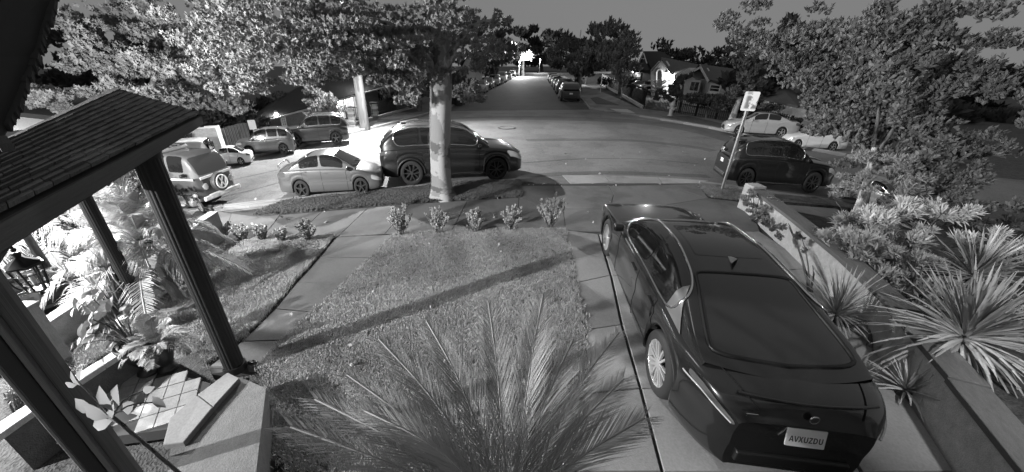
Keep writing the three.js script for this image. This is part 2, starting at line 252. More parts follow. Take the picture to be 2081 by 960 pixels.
// pinnate frond along a curve; leaflets swept towards the tip
function frondGeo(curve, n, len, wid, sweep = .6, droop = .3, seed = 1, rach = .008) {
  const r = rng(seed), q = [tube(curve.getPoints(8), rach, 10, 5)], pos = [];
  for (let i = 0; i < n; i++) {
    const t = .12 + .88 * (i + r() * .5) / n, p = curve.getPoint(Math.min(1, t)), tg = curve.getTangent(Math.min(1, t)), side = new THREE.Vector3().crossVectors(tg, V(0, 1, 0)).normalize();
    const up = new THREE.Vector3().crossVectors(side, tg).normalize(), l = len * (Math.sin(Math.PI * clamp(.12 + t * .8, 0, 1)) * .85 + .15) * (.85 + r() * .3);
    for (const s of [-1, 1]) {
      const d = side.clone().multiplyScalar(s * (1 - sweep * .6)).add(tg.clone().multiplyScalar(sweep + r() * .2)).add(up.clone().multiplyScalar(.28 * (1 - t) + (r() - .5) * .2)).normalize();
      const m = p.clone().add(d.clone().multiplyScalar(l * .55)), e = p.clone().add(d.clone().multiplyScalar(l)); e.y -= l * droop * (.6 + r() * .6);
      const w = tg.clone().multiplyScalar(wid / 2);
      const A = p.clone().sub(w), B = p.clone().add(w), C = m.clone().add(w), D = m.clone().sub(w);
      pos.push(A, B, C, A, C, D, D, C, e);
    }
  }
  const b = new THREE.BufferGeometry().setFromPoints(pos); b.computeVertexNormals(); q.push(b); return merge(q);
}
function arcCurve(base, az, len, rise, droop) { const d = V(Math.cos(az), 0, -Math.sin(az)); return new THREE.CatmullRomCurve3([0, .3, .6, .85, 1].map((t) => base.clone().add(d.clone().multiplyScalar(len * t * Math.cos(rise) * (1 - .1 * t))).add(V(0, len * (Math.sin(rise) * t - droop * t * t), 0)))); }
// stiff sword-shaped blade with a fold
function bladeGeo(len, wid, bend) { const pos = [], n = 5; const P2 = (t) => V(0, len * t * (1 - bend * .25 * t * t), len * bend * t * t); for (let i = 0; i < n; i++) { const t0 = i / n, t1 = (i + 1) / n, w = (t) => wid * .5 * (t < .35 ? .6 + t * 1.14 : 1) * Math.pow(1 - t, .55) + .0005; const a = P2(t0), b = P2(t1); for (const s of [-1, 1]) { const A = a.clone(), B = b.clone(), C = a.clone().add(V(s * w(t0), 0, wid * .22)), D = b.clone().add(V(s * w(t1), 0, wid * .22 * (1 - t1))); pos.push(A, B, D, A, D, C); } } const q = new THREE.BufferGeometry().setFromPoints(pos); q.computeVertexNormals(); return q; }
function yucca(name, label, base, hgt, n, len, wid, v, seed, group, minEl = -.6) {
  const o = thing(name, label, 'yucca', base, 0, group), r = rng(seed);
  if (hgt > .05) part('trunk', trunkGeo([V(0, -.1, 0), V(.01, hgt * .5, 0), V(0, hgt, 0)], .07, .05), M.barkDark, o);
  const vars = [bladeGeo(len, wid, .1), bladeGeo(len * .9, wid, .35), bladeGeo(len * 1.05, wid * .9, .6), bladeGeo(len * .7, wid * .9, .2)], ms = [leafMat(v), leafMat(v * .8), leafMat(v * 1.15)];
  for (let i = 0; i < n; i++) {
    const el = lerp(1.45, minEl, Math.pow(i / n, 1.1)) + (r() - .5) * .25, az = i * 2.39996 + r() * .4, k = Math.floor(clamp((1.3 - el) / 1.9, 0, .99) * 3);
    const m = part('leaf', vars[r() < .12 ? 3 : k], ms[Math.floor(r() * 3)], o); m.rotation.order = 'YXZ'; m.rotation.set(Math.PI / 2 - el, az, 0); m.position.set(0, hgt * (.75 + .25 * (el + .6) / 2), 0); m.scale.setScalar(.8 + r() * .35);
  }
  return o;
}
// grass over a polygon of ground points
const inPoly = (p, x, z) => { let c = false; for (let i = 0, j = p.length - 1; i < p.length; j = i++) if ((p[i].z > z) !== (p[j].z > z) && x < (p[j].x - p[i].x) * (z - p[i].z) / (p[j].z - p[i].z) + p[i].x) c = !c; return c; };
function tuftGeo(n, h, w, spread, seed) { const r = rng(seed), pos = []; for (let i = 0; i < n; i++) { const a = r() * 6.28, d = spread * Math.sqrt(r()), b = V(Math.cos(a) * d, 0, Math.sin(a) * d), l = h * (.6 + r() * .6), az = r() * 6.28, lean = .2 + r() * .7, t = V(Math.cos(az) * lean * l, l, Math.sin(az) * lean * l), sd = V(-Math.sin(az), 0, Math.cos(az)).multiplyScalar(w / 2), mid = b.clone().add(t.clone().multiplyScalar(.5)).add(V(0, l * .08, 0)), tip = b.clone().add(t); pos.push(b.clone().sub(sd), b.clone().add(sd), mid.clone().add(sd), b.clone().sub(sd), mid.clone().add(sd), mid.clone().sub(sd), mid.clone().sub(sd), mid.clone().add(sd), tip); } const q = new THREE.BufferGeometry().setFromPoints(pos); q.computeVertexNormals(); return q; }
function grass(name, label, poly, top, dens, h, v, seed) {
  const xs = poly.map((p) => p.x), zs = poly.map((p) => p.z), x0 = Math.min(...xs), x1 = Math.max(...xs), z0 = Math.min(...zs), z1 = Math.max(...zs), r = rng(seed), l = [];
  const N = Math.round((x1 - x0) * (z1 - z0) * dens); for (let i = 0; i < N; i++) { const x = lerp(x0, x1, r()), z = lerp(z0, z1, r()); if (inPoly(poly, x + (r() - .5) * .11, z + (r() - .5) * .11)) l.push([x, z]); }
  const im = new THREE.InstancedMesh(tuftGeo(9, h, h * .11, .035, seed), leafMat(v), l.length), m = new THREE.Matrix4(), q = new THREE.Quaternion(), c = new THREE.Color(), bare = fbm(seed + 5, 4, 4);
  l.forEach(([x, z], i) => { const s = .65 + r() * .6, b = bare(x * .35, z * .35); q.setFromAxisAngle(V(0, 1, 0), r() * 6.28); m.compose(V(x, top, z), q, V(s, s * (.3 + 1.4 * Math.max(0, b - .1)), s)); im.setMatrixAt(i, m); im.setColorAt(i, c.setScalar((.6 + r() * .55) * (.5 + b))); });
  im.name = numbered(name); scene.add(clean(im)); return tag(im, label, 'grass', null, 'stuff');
}
// ================================================================ vehicle builder
function curveFn(p) { // monotone cubic through [x, y]
  const n = p.length, d = [], m = []; for (let i = 0; i < n - 1; i++) d.push((p[i + 1][1] - p[i][1]) / (p[i + 1][0] - p[i][0]));
  for (let i = 0; i < n; i++) m.push(i === 0 ? d[0] : i === n - 1 ? d[n - 2] : d[i - 1] * d[i] <= 0 ? 0 : 2 * d[i - 1] * d[i] / (d[i - 1] + d[i]));
  return (x) => { if (x <= p[0][0]) return p[0][1]; if (x >= p[n - 1][0]) return p[n - 1][1]; let i = 0; while (x > p[i + 1][0]) i++; const h = p[i + 1][0] - p[i][0], t = (x - p[i][0]) / h, t2 = t * t, t3 = t2 * t; return p[i][1] * (2 * t3 - 3 * t2 + 1) + h * m[i] * (t3 - 2 * t2 + t) + p[i + 1][1] * (-2 * t3 + 3 * t2) + h * m[i + 1] * (t3 - t2); };
}
function crPts(pts, t) { // Catmull-Rom through [z, y] pairs, t in 0..1
  const n = pts.length - 1, f = clamp(t, 0, 1) * n, i = Math.min(n - 1, Math.floor(f)), u = f - i, a = pts[Math.max(0, i - 1)], b = pts[i], c = pts[i + 1], d = pts[Math.min(n, i + 2)];
  const q = (k) => .5 * (2 * b[k] + (c[k] - a[k]) * u + (2 * a[k] - 5 * b[k] + 4 * c[k] - d[k]) * u * u + (3 * b[k] - a[k] - 3 * c[k] + d[k]) * u * u * u);
  return [q(0), q(1)];
}
const wheelCache = {};
function wheelParts(r, w, style) {
  const key = [r, w, style].join(); if (wheelCache[key]) return wheelCache[key];
  const rr = r * (style === 'steel' ? .62 : .72), tp = [[rr * .96, -w / 2 + .01], [rr * 1.06, -w / 2], [r * .93, -w / 2 + .005], [r * .99, -w * .36], [r, -w * .2], [r, w * .2], [r * .99, w * .36], [r * .93, w / 2 - .005], [rr * 1.06, w / 2], [rr * .96, w / 2 - .01]].map((p) => new THREE.Vector2(...p));
  const tyre = new THREE.LatheGeometry(tp, 36); tyre.rotateX(Math.PI / 2);
  const lip = new THREE.LatheGeometry([[rr * .9, w * .1], [rr * .93, w * .44], [rr * .99, w * .47], [rr * 1.0, w * .42], [rr * .97, w * .3], [rr * .92, 0]].map((p) => new THREE.Vector2(...p)), 36); lip.rotateX(Math.PI / 2);
  const q = [lip], hub = new THREE.CylinderGeometry(rr * .18, rr * .22, .03, 14); hub.rotateX(Math.PI / 2); hub.translate(0, 0, w * .36); q.push(hub);
  if (style === 'steel') { const d = new THREE.CylinderGeometry(rr * .92, rr * .92, .02, 28); d.rotateX(Math.PI / 2); d.translate(0, 0, w * .24); q.push(d); for (let i = 0; i < 8; i++) { const s = box(rr * .1, rr * .3, .02, 0, rr * .6, w * .27); s.rotateZ(i * Math.PI / 4); q.push(s); } }
  else { const n = style === 'twin' ? 5 : style === 'multi' ? 10 : style === 'y' ? 7 : 5; for (let i = 0; i < n; i++) { const a = i / n * 6.2832; const sp = style === 'twin' ? [-.17, .17] : style === 'y' ? [-.13, .13] : style === 'multi' ? [-.07, .07] : [0]; for (const off of sp) { const b = box(style === 'five' ? rr * .24 : rr * .11, rr * .82, .028, 0, rr * .53, w * .33); const p = b.attributes.position; for (let k = 0; k < p.count; k++) { const t = clamp((p.getY(k) - rr * .12) / (rr * .82), 0, 1); p.setX(k, p.getX(k) * (1 - .25 * t) + off * rr * (style === 'y' ? t * 2 : style === 'twin' ? .7 + t : 1 + t * .8)); p.setZ(k, p.getZ(k) + .02 * t); } b.rotateZ(-a); q.push(b); } } }
  const disc = new THREE.CylinderGeometry(rr * .94, rr * .94, .03, 28); disc.rotateX(Math.PI / 2);
  return wheelCache[key] = { tyre, rim: merge(q), disc };
}
function wheel(o, x, z, r, w, style, side, rm = M.rim) {
  const p = wheelParts(r, w, style), t = new THREE.Group(); t.name = 'wheel'; t.position.set(x, r, z); if (side < 0) t.rotation.y = Math.PI; o.add(t);
  part('tyre', p.tyre, M.rubber, t); part('brake_disc', p.disc, M.under, t); part('rim', p.rim, rm, t); return t;
}
// spec lengths in metres, x runs from the tail (0) to the nose (L)
function buildCar(o, s) {
  const { L, W, wb, ro, r } = s, det = s.detail ?? 1, x0 = ro + wb / 2, deck = curveFn(s.deck), belt = curveFn(s.belt), roof = curveFn(s.roof), xr = s.roof[0][0], xf = s.roof[s.roof.length - 1][0], tum = s.tumble ?? .24;
  const axR = ro, axF = ro + wb, Ra = r * (s.arch ?? 1.13), sill = s.sill ?? .2;
  const pf = s.noseRound ?? .13, pt = s.tailRound ?? .12;
  const w = (x) => { const kf = clamp((L - x) / (pf * L), 0, 1), kt = clamp(x / (pt * L), 0, 1), e = clamp(Math.min(x, L - x) / (.035 * L), 0, 1); return W / 2 * (1 - .2 * Math.pow(1 - kf, 2.3)) * (1 - (s.tailTaper ?? .13) * Math.pow(1 - kt, 2.0)) * (1 - .1 * Math.pow(1 - e, 2)); };
  const yb = (x) => { let y = sill + (s.lift ?? .05) * (Math.pow(clamp(1 - x / (.14 * L), 0, 1), 2) + Math.pow(clamp(1 - (L - x) / (.12 * L), 0, 1), 2)); for (const a of [axR, axF]) { const d = Math.abs(x - a); if (d < Ra) y = Math.max(y, r + Math.sqrt(Ra * Ra - d * d)); } return y; };
  const low = (x, q) => { const a = w(x), b = yb(x), y = belt(x), d = Math.max(deck(x), y - .2), e = clamp(Math.min(x, L - x) / (.03 * L), 0, 1), ed = 1 - .05 * Math.pow(1 - e, 2), m = y - b; const pts = [[a * .86, b], [a * .965, b + .005], [a, b + m * .3], [a * (s.waist ?? .985), b + m * .52], [a * 1.0, b + m * .72], [a * .985, b + m * .93], [a * .93, lerp(y, d, .25)], [a * .62, lerp(y, d, .78)], [0, d]]; const c = crPts(pts, q); return V(x - x0, c[1] * ed, c[0]); };
  const N = det > 1 ? 110 : det ? 70 : 34, Q = det > 1 ? 24 : det ? 16 : 10, xs = [];
  for (let i = 0; i <= N; i++) { const t = i / N; xs.push(L * (t + .012 * Math.sin(t * Math.PI * 2) * -1)); }
  for (const a of [axR, axF]) for (const k of [-1, 1]) xs.push(a + k * Ra * .999, a + k * Ra * .96, a + k * Ra * 1.004);
  xs.sort((a, b) => a - b);
  const rows = xs.map((x) => { const l = []; for (let j = 0; j <= Q; j++) { const p = low(clamp(x, 0, L), j / Q); l.push(V(p.x, p.y, -p.z)); } for (let j = Q - 1; j >= 0; j--) l.push(low(clamp(x, 0, L), j / Q)); return l; });
  const body = [quads(rows), polyFan(rows[0]), polyFan([...rows[rows.length - 1]].reverse())];
  const paint = s.paint;
  part('body', body, paint, o).material.side = THREE.DoubleSide;
  // cabin
  const bow = s.bow ?? .1;
  const top = (x, t) => { const a = w(x) * .93, y = belt(x) - .03, h = Math.max(roof(x) - y, .012), wr = a - tum * h; const pts = [[a, y], [a - tum * h * .38, y + .44 * h], [a - tum * h * .8, y + .83 * h], [wr - Math.min(.09, h * .25), y + .965 * h], [wr * .5, y + .992 * h], [0, y + h]]; const c = crPts(pts, t); const b = (1 - Math.pow(c[0] / a, 2)); const k = smooth(lerp(xr, xf, .55), xf, x), kr = smooth(lerp(xr, xf, .4), xr, x); return V(x + bow * b * k * 1 - bow * b * kr - x0, c[1], c[0]); };
  const NT = det > 1 ? 70 : det ? 40 : 22, QT = det > 1 ? 20 : det ? 14 : 10, tr = [];
  for (let i = 0; i <= NT; i++) { const x = lerp(xr, xf, i / NT), l = []; for (let j = 0; j <= QT; j++) { const p = top(x, j / QT); l.push(V(p.x, p.y, -p.z)); } for (let j = QT - 1; j >= 0; j--) l.push(top(x, j / QT)); tr.push(l); }
  part('cabin', quads(tr), s.roofPaint ?? paint, o).material.side = THREE.DoubleSide;
  part('underbody', [box(L * .9, .34, W * .62, (L / 2 - x0), sill + .12, 0), box(wb - r * 2.4, .3, W * .9, 0, sill + .2, 0)], M.under, o);
  // patches lying on the skin: u along x, v across
  const nrm = (fn, u, v, sgn) => { const e = .004, a = fn(u + e, v).sub(fn(u - e, v)), b = fn(u, Math.min(1, v + e)).sub(fn(u, Math.max(0, v - e))), n = new THREE.Vector3().crossVectors(a, b).normalize(); const p = fn(u, v); if (n.dot(V(0, p.y - .5, p.z)) < 0) n.negate(); return n; };
  const P3 = (fn, u, v, off, side) => { const p = fn(u, v).add(nrm(fn, u, v).multiplyScalar(off)); if (side < 0) p.z = -p.z; return p; };
  const patch = (fn, u0, u1, v0, v1, nu, nv, off, side, rn = 10) => {
    const rows = [], vA = typeof v0 === 'function' ? v0 : () => v0, vB = typeof v1 === 'function' ? v1 : () => v1;
    for (let i = 0; i <= nu; i++) { const ci = -Math.cos(i / nu * Math.PI) * .5 + .5, u = lerp(u0, u1, ci), k = Math.pow(Math.max(0, 1 - Math.pow(Math.abs(ci * 2 - 1), rn)), 1 / 3), a = vA(u), b = vB(u), m = (a + b) / 2, l = []; for (let j = 0; j <= nv; j++) l.push(P3(fn, u, lerp(lerp(m, a, k), lerp(m, b, k), j / nv), off, side)); rows.push(l); }
    const loop = [...rows.map((x) => x[0]), ...rows.slice(1, -1).reverse().map((x) => x[nv])];
    return { geo: quads(rows), loop };
  };
  const full = (fn, u0, u1, v0, nu, nv, off, rn) => { // symmetric patch over the centre line
    const rows = []; for (let i = 0; i <= nu; i++) { const ci = -Math.cos(i / nu * Math.PI) * .5 + .5, u = lerp(u0, u1, ci), l = [], k = Math.pow(Math.max(.0, 1 - Math.pow(Math.abs(ci * 2 - 1), rn ?? 26)), .2), va = lerp(1, typeof v0 === 'function' ? v0(u) : v0, k); for (let j = 0; j <= nv; j++) l.push(P3(fn, u, lerp(va, 1, j / nv), off, -1)); for (let j = nv - 1; j >= 0; j--) l.push(P3(fn, u, lerp(va, 1, j / nv), off, 1)); rows.push(l); }
    return { geo: quads(rows), loop: [...rows.map((x) => x[0]), ...rows.slice().reverse().map((x) => x[x.length - 1])] };
  };
  const nv = det > 1 ? 8 : 5, gm = s.glass ?? M.glass;
  const ws = full(top, s.wind[0], s.wind[1], s.windV ?? .63, 14, nv, .005); part('windscreen', ws.geo, s.windGlass ?? gm, o);
  const rw = full(top, s.back[0], s.back[1], s.backV ?? .66, 14, nv, .005); part('rear_window', rw.geo, s.backGlass ?? gm, o);
  for (const side of [-1, 1]) {
    const sv0 = s.sv0 ?? .12, sv1 = s.sv1 ?? .56;
    for (const [a, b] of s.side) part('side_window', patch(top, a, b, sv0, sv1, 18, nv, .005, side, s.sideRound ?? 14).geo, s.sideGlass ?? gm, o);
    if (s.chrome && det) { const A = s.side[0][0], B = s.side[s.side.length - 1][1], q = patch(top, A - .02, B + .02, sv0 - .02, sv1 + .02, 26, 2, .008, side, s.sideRound ?? 14).loop; part('window_trim', tube(q, s.chrome, 90, 5, true), M.chrome, o); }
    // door seams, handles, mirror
    if (det) {
      for (const x of s.seams ?? []) { const l = []; for (let i = 0; i <= 10; i++) l.push(P3(low, x, lerp(.13, .7, i / 10), .001, side)); part('door_seam', tube(l, .006, 14, 4), M.under, o); }
      for (const x of s.handles ?? []) { const p = P3(low, x, .58, .012, side), q = rbox(.2, .03, .03, .012); q.translate(p.x, p.y, p.z); part('door_handle', q, s.handleMat ?? paint, o); }
      const mp = P3(top, s.mirror ?? s.wind[1] - .3, .08, .07, side), mq = rbox(.12, .13, .2, .05, mp.x, mp.y + .05, mp.z + side * .07, 3); part('wing_mirror', mq, s.mirrorMat ?? paint, o);
      if (s.rocker) { const l = []; for (const x of [axR + Ra * 1.1, axF - Ra * 1.1]) l.push(V(x - x0, sill + .02, side * (w(x) * 1.0))); part('side_step', beam(l[0], l[1], .05, .035), s.rockerMat ?? M.chrome, o); }
      if (s.rails) { const l = []; for (let i = 0; i <= 8; i++) l.push(P3(top, lerp(s.rails[0], s.rails[1], i / 8), .66, i === 0 || i === 8 ? .0 : .035, side)); part('roof_rail', tube(l, .016, 24, 6), s.railMat ?? M.chrome, o); }
      if (s.clad) { for (const a of [axR, axF]) { const l = []; for (let i = 0; i <= 14; i++) { const an = Math.PI * i / 14, x = a + Math.cos(an) * Ra * 1.04, y = r + Math.sin(an) * Ra * 1.04; l.push(V(x - x0, y, side * (w(x) * 1.0 + .002))); } part('wheel_arch', tube(l, .035, 24, 5), s.clad, o); } }
    }
    // lamps
    const hl = patch(low, L - (s.hlLen ?? .5), L - .015, s.hl?.[0] ?? .5, s.hl?.[1] ?? .64, 10, 3, .006, side, 6); part('headlight', hl.geo, s.hlMat ?? M.lens, o);
    const tl = patch(low, .012, s.tlLen ?? .38, s.tl?.[0] ?? .52, s.tl?.[1] ?? .68, 10, 3, .006, side, 6); part('tail_light', tl.geo, M.tail, o);
    for (const [x, k] of [[axR, 0], [axF, 1]]) wheel(o, x - x0, side * (W / 2 - s.tw / 2 - .02), r, s.tw, s.rims ?? 'five', side, s.rimMat ?? M.rim);
  }
  // front and rear faces
  const fx = L - x0, bx = -x0, wf = w(L) * 2;
  part('grille', s.grille ? s.grille(fx, wf) : [rbox(.03, .16, wf * .55, .03, fx + .004, belt(L) - .12, 0)], s.grilleMat ?? M.black, o);
  part('bumper', [rbox(.05, .09, wf * .86, .02, fx + .004, sill + .16, 0)], s.bumperMat ?? M.black, o);
  part('rear_bumper', [rbox(.05, .12, w(0) * 1.7, .02, bx - .004, sill + .17, 0)], s.rearBumperMat ?? M.black, o);
  if (s.rearPlate !== false) part('licence_plate', rbox(.012, .13, .3, .005, bx - (s.plateOut ?? .012), s.plateY ?? belt(0) * .74, 0), M.plate, o);
  if (s.frontPlate) part('licence_plate', rbox(.012, .13, .3, .005, fx + .03, sill + .24, 0), M.plate, o);
  return { low, top, P3, patch, full, w, yb, belt, x0, deck, roof };
}
// seat the car on two ground contacts of the side that faces us: rear wheel, front wheel
function seat(o, s, rearPx, frontPx, side, hs = 1, ws = 1, y = 0) {
  const a = g(...rearPx, y), b = g(...frontPx, y), d = b.clone().sub(a), k = d.length() / s.wb; d.normalize();
  const n = V(-d.z, 0, d.x); // the car's right
  const c = a.add(b).multiplyScalar(.5).sub(n.multiplyScalar(side * (s.W / 2 - .1) * k * ws)); c.y = y;
  o.position.copy(c); o.rotation.y = Math.atan2(-d.z, d.x); o.scale.set(k, k * hs, k * ws); return o;
}
// seat the car by the middle of its near side, its heading on the plan and its size
function place(o, s, px, py, hx, hf, k, sy, kz, side, y = 0) { const d = V(hx, 0, -hf).normalize(), n = V(-d.z, 0, d.x), c = g(px, py, y).sub(n.multiplyScalar(side * (s.W / 2 - .1) * kz)); o.position.copy(c); o.rotation.y = Math.atan2(-d.z, d.x); o.scale.set(k, sy, kz); return o; }
const paintOf = (v, o = {}) => mat(v, { roughness: .32, clearcoat: 1, clearcoatRoughness: .04, ...o });
const SEDAN = { L: 4.6, W: 1.76, wb: 2.66, ro: 1.05, r: .31, tw: .2, deck: [[0, .86], [.12, .97], [.9, 1.02], [3.2, 1.0], [4.2, .86], [4.5, .74], [4.6, .64]], belt: [[0, .84], [.3, .93], [1.2, .95], [3.1, .92], [4.2, .78], [4.6, .6]], roof: [[.72, .98], [1.1, 1.18], [1.55, 1.38], [2.1, 1.45], [2.6, 1.42], [3.0, 1.22], [3.42, .96]], wind: [2.62, 3.4], back: [.76, 1.52], side: [[1.02, 1.98], [2.04, 3.02]], seams: [1.2, 2.02, 3.08], handles: [1.35, 2.2] };
const SUV = { L: 4.5, W: 1.84, wb: 2.7, ro: .92, r: .36, tw: .23, sill: .26, deck: [[0, .96], [.1, 1.0], [3.1, 1.08], [3.9, 1.02], [4.35, .88], [4.5, .74]], belt: [[0, .94], [.3, 1.04], [1.4, 1.06], [3.1, 1.0], [4.1, .92], [4.5, .7]], roof: [[.06, 1.06], [.22, 1.3], [.55, 1.52], [1.2, 1.62], [2.0, 1.62], [2.55, 1.55], [2.95, 1.34], [3.38, 1.04]], wind: [2.56, 3.36], back: [.1, .5], side: [[.42, 1.12], [1.2, 1.98], [2.05, 2.95]], seams: [1.12, 2.02, 3.05], handles: [1.35, 2.2], tl: [.6, .78], tlLen: .36 };
// ================================================================ vehicles
// --- hero: big black saloon in the driveway
{
  const blackPaint = paintOf(.012, { roughness: .25 });
  const s = { L: 5.1, W: 1.9, wb: 3.1, ro: .95, r: .37, tw: .25, sill: .2, detail: 2, paint: blackPaint,
    tailTaper: .3, tailRound: .15, deck: [[0, .84], [.04, .96], [.3, 1.02], [1.0, 1.05], [3.4, 1.03], [4.3, .95], [4.85, .82], [5.1, .66]],
    belt: [[0, .8], [.3, .92], [1.4, .98], [3.3, .95], [4.4, .86], [4.9, .74], [5.1, .62]],
    roof: [[.4, 1.01], [.9, 1.2], [1.4, 1.38], [2.0, 1.46], [2.45, 1.44], [2.85, 1.31], [3.4, 1.0]], wind: [2.54, 3.39], back: [.5, 1.38], backV: .64, windV: .64,
    side: [[1.06, 1.96], [2.02, 3.06]], sv0: .08, sv1: .59, sideRound: 8, chrome: .017, seams: [1.3, 2.0, 3.1], handles: [1.42, 2.2], rims: 'y', hl: [.5, .62], tl: [.58, .65], tlLen: .42, rearPlate: false,
    backGlass: mat(.02, { roughness: .12, clearcoat: 1, clearcoatRoughness: .03 }), bow: .14, tumble: .46, grilleMat: M.black };
  const o = thing('black_saloon', 'large glossy black saloon with chrome window outline parked in the driveway', 'car');
  const b = buildCar(o, s); o.position.set(2.71, 0, -4.02); o.rotation.y = Math.PI / 2 - .14; o.scale.set(.95, .9, .78);
  // black frame round the rear window, boot lid seam, panoramic roof, fin, badge and plate
  part('rear_window_frame', tube(b.full(b.top, .52, 1.36, .645, 20, 6, .004).loop, .02, 120, 5, true), M.black, o);
  part('boot_seam', tube([...Array(16)].map((_, i) => b.P3(b.low, .04 + i * .04, .86 - i * .002, .002, -1)), .005, 20, 4), M.under, o);
  part('boot_seam', tube([...Array(16)].map((_, i) => b.P3(b.low, .04 + i * .04, .86 - i * .002, .002, 1)), .005, 20, 4), M.under, o);
  part('roof_panel', b.full(b.top, 1.62, 2.42, .73, 12, 6, .003, 40).geo, M.glass, o);
  for (const side of [-1, 1]) { const q = b.patch(b.top, .74, 1.2, (u) => .06, (u) => lerp(.1, .56, clamp((u - .74) / .44, 0, 1)), 8, 4, .012, side, 30); part('pillar_trim', q.geo, mat(.5, { roughness: .3, metalness: .9 }), o); }
  { const fin = new THREE.BufferGeometry().setFromPoints([V(0, 0, -.03), V(.2, 0, -.02), V(-.04, .09, 0), V(0, 0, .03), V(-.04, .09, 0), V(.2, 0, .02), V(0, 0, -.03), V(-.04, .09, 0), V(0, 0, .03)]); fin.computeVertexNormals(); const p = b.P3(b.top, 1.52, 1, 0, 1); fin.translate(p.x, p.y - .005, 0); part('antenna_fin', fin, M.black, o); }
  const bx = -b.x0;
  { const t = new THREE.TorusGeometry(.036, .006, 6, 22); t.rotateY(Math.PI / 2); t.translate(bx - .006, .9, 0); const d = new THREE.CylinderGeometry(.032, .032, .012, 20); d.rotateZ(Math.PI / 2); d.translate(bx - .004, .9, 0); part('badge', t, M.chrome, o); part('badge_disc', d, M.glassMid, o); }
  { const c = document.createElement('canvas'); c.width = 256; c.height = 128; const x = c.getContext('2d'); x.fillStyle = '#ddd'; x.fillRect(0, 0, 256, 128); x.fillStyle = '#222'; x.font = 'bold 62px sans-serif'; x.textAlign = 'center'; x.fillText('AVXUZDU', 128, 92, 236); const t = new THREE.CanvasTexture(c); t.colorSpace = THREE.SRGBColorSpace; const pl = new THREE.PlaneGeometry(.32, .15); pl.rotateY(-Math.PI / 2); pl.rotateZ(-.25); pl.translate(bx - .03, .7, 0); part('licence_plate', rbox(.012, .16, .34, .004).rotateZ(-.25).translate(bx - .02, .7, 0), M.plate, o); part('plate_print', pl, mat(1, { map: t, roughness: .5, side: THREE.DoubleSide }), o); }
  for (const side of [-1, 1]) { const l = []; for (let i = 0; i < 9; i++) l.push(b.P3(b.low, .03 + i * .055, .6 - i * .004, .012, side)); part('tail_light_strip', tube(l, .009, 16, 5), M.lens, o); }
  part('boot_lip', tube([-.6, -.4, 0, .4, .6].map((z) => V(bx + .06 + .12 * Math.pow(z / .8, 2), .985 - .03 * z * z, z)), .014, 24, 6), blackPaint, o);
  part('badge_letters', [box(.006, .025, .1, bx - .006, .88, -.52)], M.chrome, o);
}
// --- silver saloon at the kerb
{
  const s = { ...SEDAN, detail: 1, L: 4.3, wb: 2.5, ro: .9, deck: [[0, .84], [.1, .95], [.7, 1.0], [3.1, .98], [3.8, .88], [4.2, .74], [4.3, .62]], belt: [[0, .84], [.3, .93], [1.2, .95], [3.0, .9], [3.8, .78], [4.3, .58]], roof: [[.55, .98], [.95, 1.2], [1.4, 1.37], [1.95, 1.42], [2.35, 1.38], [2.75, 1.2], [3.25, .95]], wind: [2.4, 3.22], back: [.6, 1.32], side: [[.98, 1.78], [1.85, 2.76]], seams: [1.05, 1.82, 2.85], handles: [1.15, 2.0], paint: paintOf(.12, { metalness: .3, roughness: .4 }), glass: M.glass, rims: 'five', rimMat: M.rimDark, hlLen: .42, hl: [.46, .64], frontPlate: true, rearPlate: false, grilleMat: M.black };
  const o = thing('silver_saloon', 'silver saloon with a boot spoiler parked at the grass strip behind the SUV', 'car');
  const b = buildCar(o, s); place(o, s, 678, 399, .985, .16, .585, .76, .6, 1);
  part('spoiler', [tube([V(-b.x0 + .14, .95, -.6), V(-b.x0 + .08, 1.06, -.55), V(-b.x0 + .05, 1.07, 0), V(-b.x0 + .08, 1.06, .55), V(-b.x0 + .14, .95, .6)], .024, 24, 6)], s.paint, o);
  for (const k of [1, -1]) part('side_moulding', beam(V(-.8, .56, k * .89), V(.85, .56, k * .89), .02, .05), s.paint, o);
  for (const z of [-.35, .3]) part('wiper', bar(V(1.12, 1.0, z), V(1.0, 1.07, z + .4), .01), M.black, o);
}
// --- dark SUV behind the tree
{
  const s = { ...SUV, detail: 2, paint: paintOf(.01), chrome: .02, side: [[.5, 1.22], [1.28, 2.02], [2.08, 2.98]], rails: [.7, 2.5], rails_: 1, rocker: true, rims: 'twin', rimMat: M.rimDark, clad: M.black, glass: M.glass, windGlass: M.glassMid, hl: [.5, .66], hlLen: .55, tl: [.58, .76], rearPlate: true, plateY: .62, grille: (fx, wf) => [rbox(.05, .24, .3, .05, fx + .004, .66, -.19), rbox(.05, .24, .3, .05, fx + .004, .66, .19)], grilleMat: M.chrome };
  const o = thing('dark_suv', 'dark SUV with chrome window line parked right behind the street tree', 'car');
  const b = buildCar(o, s); place(o, s, 925, 371, .985, .17, .9, .97, .88, 1);
  part('antenna_fin', rbox(.18, .07, .03, .02, -b.x0 + .75, 1.64, 0), M.black, o);
  for (const z of [-.4, .25]) part('wiper', bar(V(3.2 - b.x0, 1.1, z), V(3.05 - b.x0, 1.2, z + .5), .01), M.black, o);
}
